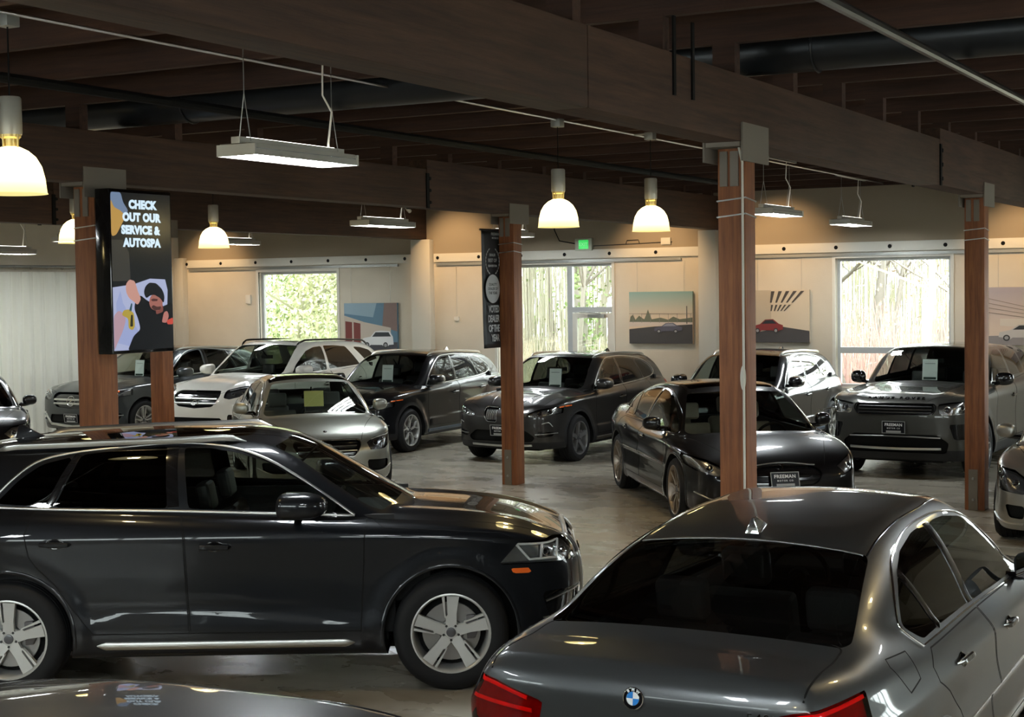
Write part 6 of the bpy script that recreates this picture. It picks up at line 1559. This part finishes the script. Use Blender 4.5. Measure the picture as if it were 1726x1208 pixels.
PT = remap(PB, BX, (-2.56, -1.48, 0, 1.42, 1.48, 2.40), BZ, (0, .35, .94, 1.44), 1.055, wr=.35, rim=.265, ra=.395, wstyle='blade9', mrim=M['rim_bronze'], wkey='ts', k_belt=.05, blackroof=None, sunroof=rnd([(-.95, -.1), (.40, -.1), (.40, .50), (-.95, .50)], .05), trunk=None, seam_top=False, rw=rnd([(-1.9, -.1), (-1.15, -.1), (-1.15, .48), (-1.85, .58)], .05),
    deck=[(-2.6, 1.0), (-2.4, 1.04), (-2.0, 1.06), (0, .95), (.9, .96), (1.35, .93), (1.8, .86), (2.1, .775), (2.3, .66), (2.4, .56)], gz=[(-2.6, .98), (-2.3, 1.06), (-1.9, 1.17), (-1.4, 1.31), (-.9, 1.40), (-.45, 1.435), (0, 1.44), (.3, 1.42), (.5, 1.375), (.75, 1.26), (1.1, 1.07), (1.42, .90), (1.7, .74)],
    add_trims=[('nose_chrome', [(-.36, .672), (0, .70), (.36, .672)], 'front', .010, .008, M['satin'], {'one': 1}), ('lower_blade', [(.56, .33), (.74, .34), (.88, .40)], 'front', .012, .012, M['satin'])],
    mirror=(.66, 1.02, 1.00), dashmat=M['beige'], seatmat=M['beige'], mats={'paint': M['paint_black']}, **sedan_front([(.60, .66), (.76, .74), (.99, .80), (.99, .72), (.86, .62), (.68, .58)], rnd([(-.1, .69), (.34, .665), (.44, .60), (.36, .48), (-.1, .45)], .06), rnd([(-.1, .34), (.50, .34), (.45, .24), (-.1, .24)], .03), 1.70, M['lens_back']))
PCL = remap(PB, BX, (-2.40, -1.35, 0, 1.22, 1.35, 2.21), BZ, (0, .32, .93, 1.42), .955, wr=.32, rim=.23, ra=.355, wstyle='twin5', mrim=M['rim_silver'], wkey='cla', k_belt=.04, sunroof=None, trunk=None, seam_top=False,
    add_trims=[('intake_blade', [(.52, .245), (.70, .25), (.84, .30)], 'front', .014, .014, M['satin'])] + hbars(.36, (.60,), .016), mirror=(.56, .97, .99), mats={'paint': M['paint_silver'], 'mirror': M['paint_silver']},
    **sedan_front([(.46, .66), (.62, .745), (.99, .80), (.99, .68), (.74, .555), (.50, .53)], rnd([(-.1, .68), (.38, .68), (.40, .60), (.32, .48), (-.1, .48)], .04), rnd([(.50, .42), (.70, .43), (.66, .30), (.52, .29)], .03), 1.62))
PL = remap(PB, BX, (-2.50, -1.43, 0, 1.33, 1.43, 2.25), BZ, (0, .34, .98, 1.45), .99, wstyle='twin5', wkey='b5', k_belt=.04, sunroof=None, trunk=None, seam_top=False, mats={'paint': M['paint_black']},
    **sedan_front([(.50, .68), (.62, .77), (.99, .80), (.99, .68), (.6, .61)], rnd([(.04, .74), (.40, .74), (.44, .62), (.38, .52), (.04, .52)], .04), rnd([(.50, .44), (.80, .44), (.78, .32), (.52, .30)], .03), 1.75, M['lens_back']))
PN = remap(PB, BX, (-2.50, -1.43, 0, 1.33, 1.43, 2.25), BZ, (0, .34, .98, 1.45), .98, wstyle='twin5', wkey='b5', k_belt=.04, sunroof=None, trunk=None, seam_top=False, mats={'paint': M['paint_dark']},
    **sedan_front([(.50, .68), (.62, .77), (.99, .80), (.99, .68), (.6, .61)], rnd([(.04, .74), (.40, .74), (.44, .62), (.38, .52), (.04, .52)], .04), rnd([(.50, .44), (.80, .44), (.78, .32), (.52, .30)], .03), 1.75))

# ------------------------------------------------------------------ the cars
def fin(car, B, x, mat=None, L=.17, Hh=.06):
    z = float(B.sz([x], [0.0])[0]); b = MB()
    prof = [(-L*.45, .0), (-L*.38, Hh*.95), (-L*.22, Hh), (L*.15, Hh*.42), (L*.5, .006), (L*.5, 0)]
    n = len(prof); V = []
    for sg, f in ((-1, 1), (1, 1)):
        for (a, c) in prof: V.append((x + a, sg * (.034 * (1 - .85 * min(1, c / Hh)) * (1 if abs(a) < L*.49 else .3)), z - .006 + c))
    F = [tuple(range(n)), tuple(range(2*n - 1, n - 1, -1))] + [(k, k + n, (k + 1) % n + n, (k + 1) % n) for k in range(n)]
    b.add(V, F); return b.build('antenna_fin', mat or M['gloss_black'], car, bevel=.004)

def surf_M(B, y, z, off=.002, mode='front', up=(0, 0, 1)):
    q, n = B.proj([(y, z)], mode); q = Vector(q[0]); n = Vector(n[0])
    u = Vector(up).cross(n).normalized()
    return frame_M(q + n * off, u, n)

def lamps(car, B, pts, r=.045, mat=None):
    for (y, z) in pts:
        for sg in (1, -1):
            Mt = surf_M(B, sg * y, z, -.018); b = MB()
            b.lathe([(r, .004), (r * .92, .010), (r * .80, -.012), (0, -.02)], 24, M=Mt); b.build('lamp_ring', mat or M['chrome'], car, smooth=True)
            c = MB(); c.lathe([(0, .006), (r * .4, .002), (r * .62, -.012)], 20, M=Mt); c.build('projector_lens', M['lens_dark'], car, smooth=True)

def sheet(car, B, x, y, w=.21, hh=.29, mat=None, nm='window_sheet', tilt=0):
    """paper hanging upright just behind the windscreen"""
    z = float(B.sz([x], [y])[0]) - hh / 2 - .05
    Mt = frame_M((x - .0, y, z), (0, 1, 0), (1, 0, .12)); b = MB(); b.box(-w/2, w/2, -hh/2, hh/2, -.001, .001, 0, Mt); o = b.build(nm, mat or M['paper'], car)
    if mat is None:
        b = MB(); b.box(-w*.42, w*.42, -hh*.47, -hh*.36, .001, .002, 0, Mt); b.box(-w*.35, w*.35, hh*.28, hh*.30, .001, .002, 0, Mt); b.build('printed_band', M['dark_print'], o)
    return o

def car_at(P, x, y, deg, nm, label, h, **k):
    return build_car(P, (x, y), math.radians(deg), nm, label, h=h, **k)

# 1 dark blue-black crossover, foreground left
car, B, C_ = car_at(PQ, -2.93, -1.74, 29.2, 'crossover_suv', 'dark blue-black five-door crossover seen side-on in the left foreground', .02)
fin(car, B, -1.50, M['paint_navy'], .22, .09)
lamps(car, B, [(.70, .875), (.83, .872)], .030)
for k in range(4):
    for sg in (1, -1):
        Mt = surf_M(B, sg * 0, .78, .012)
Mt = surf_M(B, 0, .76, -.012)
for k in range(4):
    b = MB(); b.tube([Mt @ Vector((.052 * (k - 1.5) + .034 * math.cos(a), .034 * math.sin(a), .002)) for a in np.linspace(0, 2 * math.pi, 25)[:-1]], .005, 6, closed=True); b.build('badge_ring', M['chrome'], car, smooth=True)

# 2 grey saloon, foreground right
car, B, C_ = car_at(PB, 1.34, -2.307, 91.1, 'saloon_car', 'mid-grey metallic saloon seen from behind in the right foreground', .02)
fin(car, B, -1.06, M['fin_silver'], .24, .075)
Mt = surf_M(B, 0, .975, .001, 'rear'); roundel(car, Mt, .042)
Mt = surf_M(B, -.50, .945, .002, 'rear')
text_obj('model_lettering', '540i', .055, Mt, M['chrome'], car, extrude=.002, spacing=1.15)
tb = MB()
for sg in (1, -1):
    for (a, b_, c, d) in ((.46, .865, .78, .885), (.48, .915, .64, .955), (.64, .955, .80, .985)):
        q, n = B.proj([(sg * (a + (c - a) * t), b_ + (d - b_) * t) for t in np.linspace(0, 1, 12)], 'rear'); m_ = MB(); ribbon(m_, q, n, .016, .003, off=-.012); m_.build('tail_light_strip', M['red_bar'], car, smooth=True)
for sx_ in (-.15, .80):
    pass

# 3 the row in front of the window wall, right to left
car, B, C_ = car_at(PRR, -1.47, 12.17, 268.1, 'luxury_suv', 'khaki-grey boxy SUV facing out with black door mirrors, rightmost in the back row', .03)
lamps(car, B, [(.68, .935), (.86, .95)], .052)
text_obj('hood_lettering', 'RANGE ROVER', .070, surf_M(B, 0, 1.06, .004), M['gloss_black'], car, extrude=.003, spacing=1.8, bold=.002)
plate_geo(car, surf_M(B, 0, .69, .010)); sheet(car, B, .55, -.02)

PX3 = x1(M['paint_black'], M['satin'], M['blue_trim'], 'yspoke', 'x1b', M['satin'], M['rim_silver'])
car, B, C_ = car_at(PX3, -4.61, 12.90, 269.2, 'crossover_suv', 'black crossover half hidden behind the tall centre post and the black hatchback', .03)
fin(car, B, -1.35, M['fin_silver'], .18, .06); roundel(car, surf_M(B, 0, .87, .002), .040); lamps(car, B, [(.62, .758), (.75, .78)], .040); lamps(car, B, [(.70, .555)], .030)

PX2 = x1(M['paint_mineral'], M['satin'], M['satin'], 'star5', 'x1g', M['satin'], M['rim_dark'])
car, B, C_ = car_at(PX2, -7.22, 11.71, 268.8, 'crossover_suv', 'brownish-grey crossover with kidney grille behind the post that carries the banner', .028)
fin(car, B, -1.35, M['gloss_black'], .18, .06); roundel(car, surf_M(B, 0, .875, .002), .040); lamps(car, B, [(.62, .758), (.75, .78)], .040); lamps(car, B, [(.70, .555)], .030); plate_geo(car, surf_M(B, 0, .50, .012)); sheet(car, B, .52, .05)

PX1 = x1(M['paint_black'], M['satin'], M['blue_trim'], 'yspoke', 'x1b', M['satin'], M['rim_silver'])
car, B, C_ = car_at(PX1, -10.36, 11.86, 271.6, 'crossover_suv', 'glossy black crossover between the pale green saloon and the brownish-grey crossover', .028)
fin(car, B, -1.35, M['fin_silver'], .18, .06); roundel(car, surf_M(B, 0, .875, .002), .040); lamps(car, B, [(.62, .758), (.75, .78)], .040); lamps(car, B, [(.70, .555)], .030); sheet(car, B, .50, -.05)

car, B, C_ = car_at(PGLE, -12.79, 11.56, 271.4, 'large_suv', 'cream-white SUV with wide slatted grille and black roof rails in the back row', .03)
b = MB(); star_geo(b, surf_M(B, 0, .845, -.006), .085); b.build('star_badge', M['chrome'], car, smooth=False)
lamps(car, B, [(.66, .95), (.80, .975)], .030)
car, B, C_ = car_at(PGLC, -15.75, 11.86, 269.4, 'crossover_suv', 'slate-grey SUV beside the white curtain, seen past the two left posts', .03)
b = MB(); star_geo(b, surf_M(B, 0, .735, -.006), .085); b.build('star_badge', M['chrome'], car, smooth=False); plate_geo(car, surf_M(B, 0, .44, .012), .31, .15); sheet(car, B, .55, .0)
lamps(car, B, [(.64, .83), (.78, .86)], .030)

# 4 the diagonal row in the middle
car, B, C_ = car_at(PC, -8.97, 7.13, 313.3, 'saloon_car', 'pale greenish-silver saloon with a yellow sheet behind its windscreen', .026)
b = MB(); star_geo(b, surf_M(B, 0, .60, -.006), .075); b.build('star_badge', M['chrome'], car, smooth=False); lamps(car, B, [(.62, .655), (.75, .68)], .034)
sheet(car, B, .66, .03, .26, .21, M['yellow_paper'], 'yellow_sheet'); b = MB(); b.lathe([(0, .004), (.022, .003), (.026, 0)], 16, M=surf_M(B, 0, .80, .001)); b.build('hood_badge', M['chrome'], car)
car, B, C_ = car_at(PT, -2.87, 7.12, 306.7, 'hatchback_car', 'glossy black low hatchback with bronze wheels behind the centre post', .026)
lamps(car, B, [(.76, .67)], .036); plate_geo(car, surf_M(B, 0, .535, .014))
Mt = surf_M(B, 0, .662, .008); b = MB(); b.prism([(-.035, .034), (.035, .034), (.030, .022), (.010, .020), (.003, -.04), (-.003, -.04), (-.010, .020), (-.030, .022)], 0, .004, Mt); b.build('nose_badge', M['chrome'], car)
car, B, C_ = car_at(PCL, 1.42, 7.153, 272.5, 'saloon_car', 'silver saloon cut by the right edge of the photo beside the right-hand post', .028)
b = MB(); star_geo(b, surf_M(B, 0, .58, -.006), .075); b.build('star_badge', M['chrome'], car, smooth=False); lamps(car, B, [(.60, .64), (.76, .68)], .036)
car, B, C_ = car_at(PL, -14.5, 6.05, 319.5, 'saloon_car', 'black car cut by the left edge of the photo in front of the white curtain', .03)
lamps(car, B, [(.64, .69), (.80, .71)], .036)
# 5 nearest car, only its roof in the picture
car, B, C_ = car_at(PN, 1.26, -7.27, 4.0, 'saloon_car', 'dark grey saloon whose roof alone fills the bottom left corner', .024)
fin(car, B, -.98, M['paint_dark'], .20, .06)
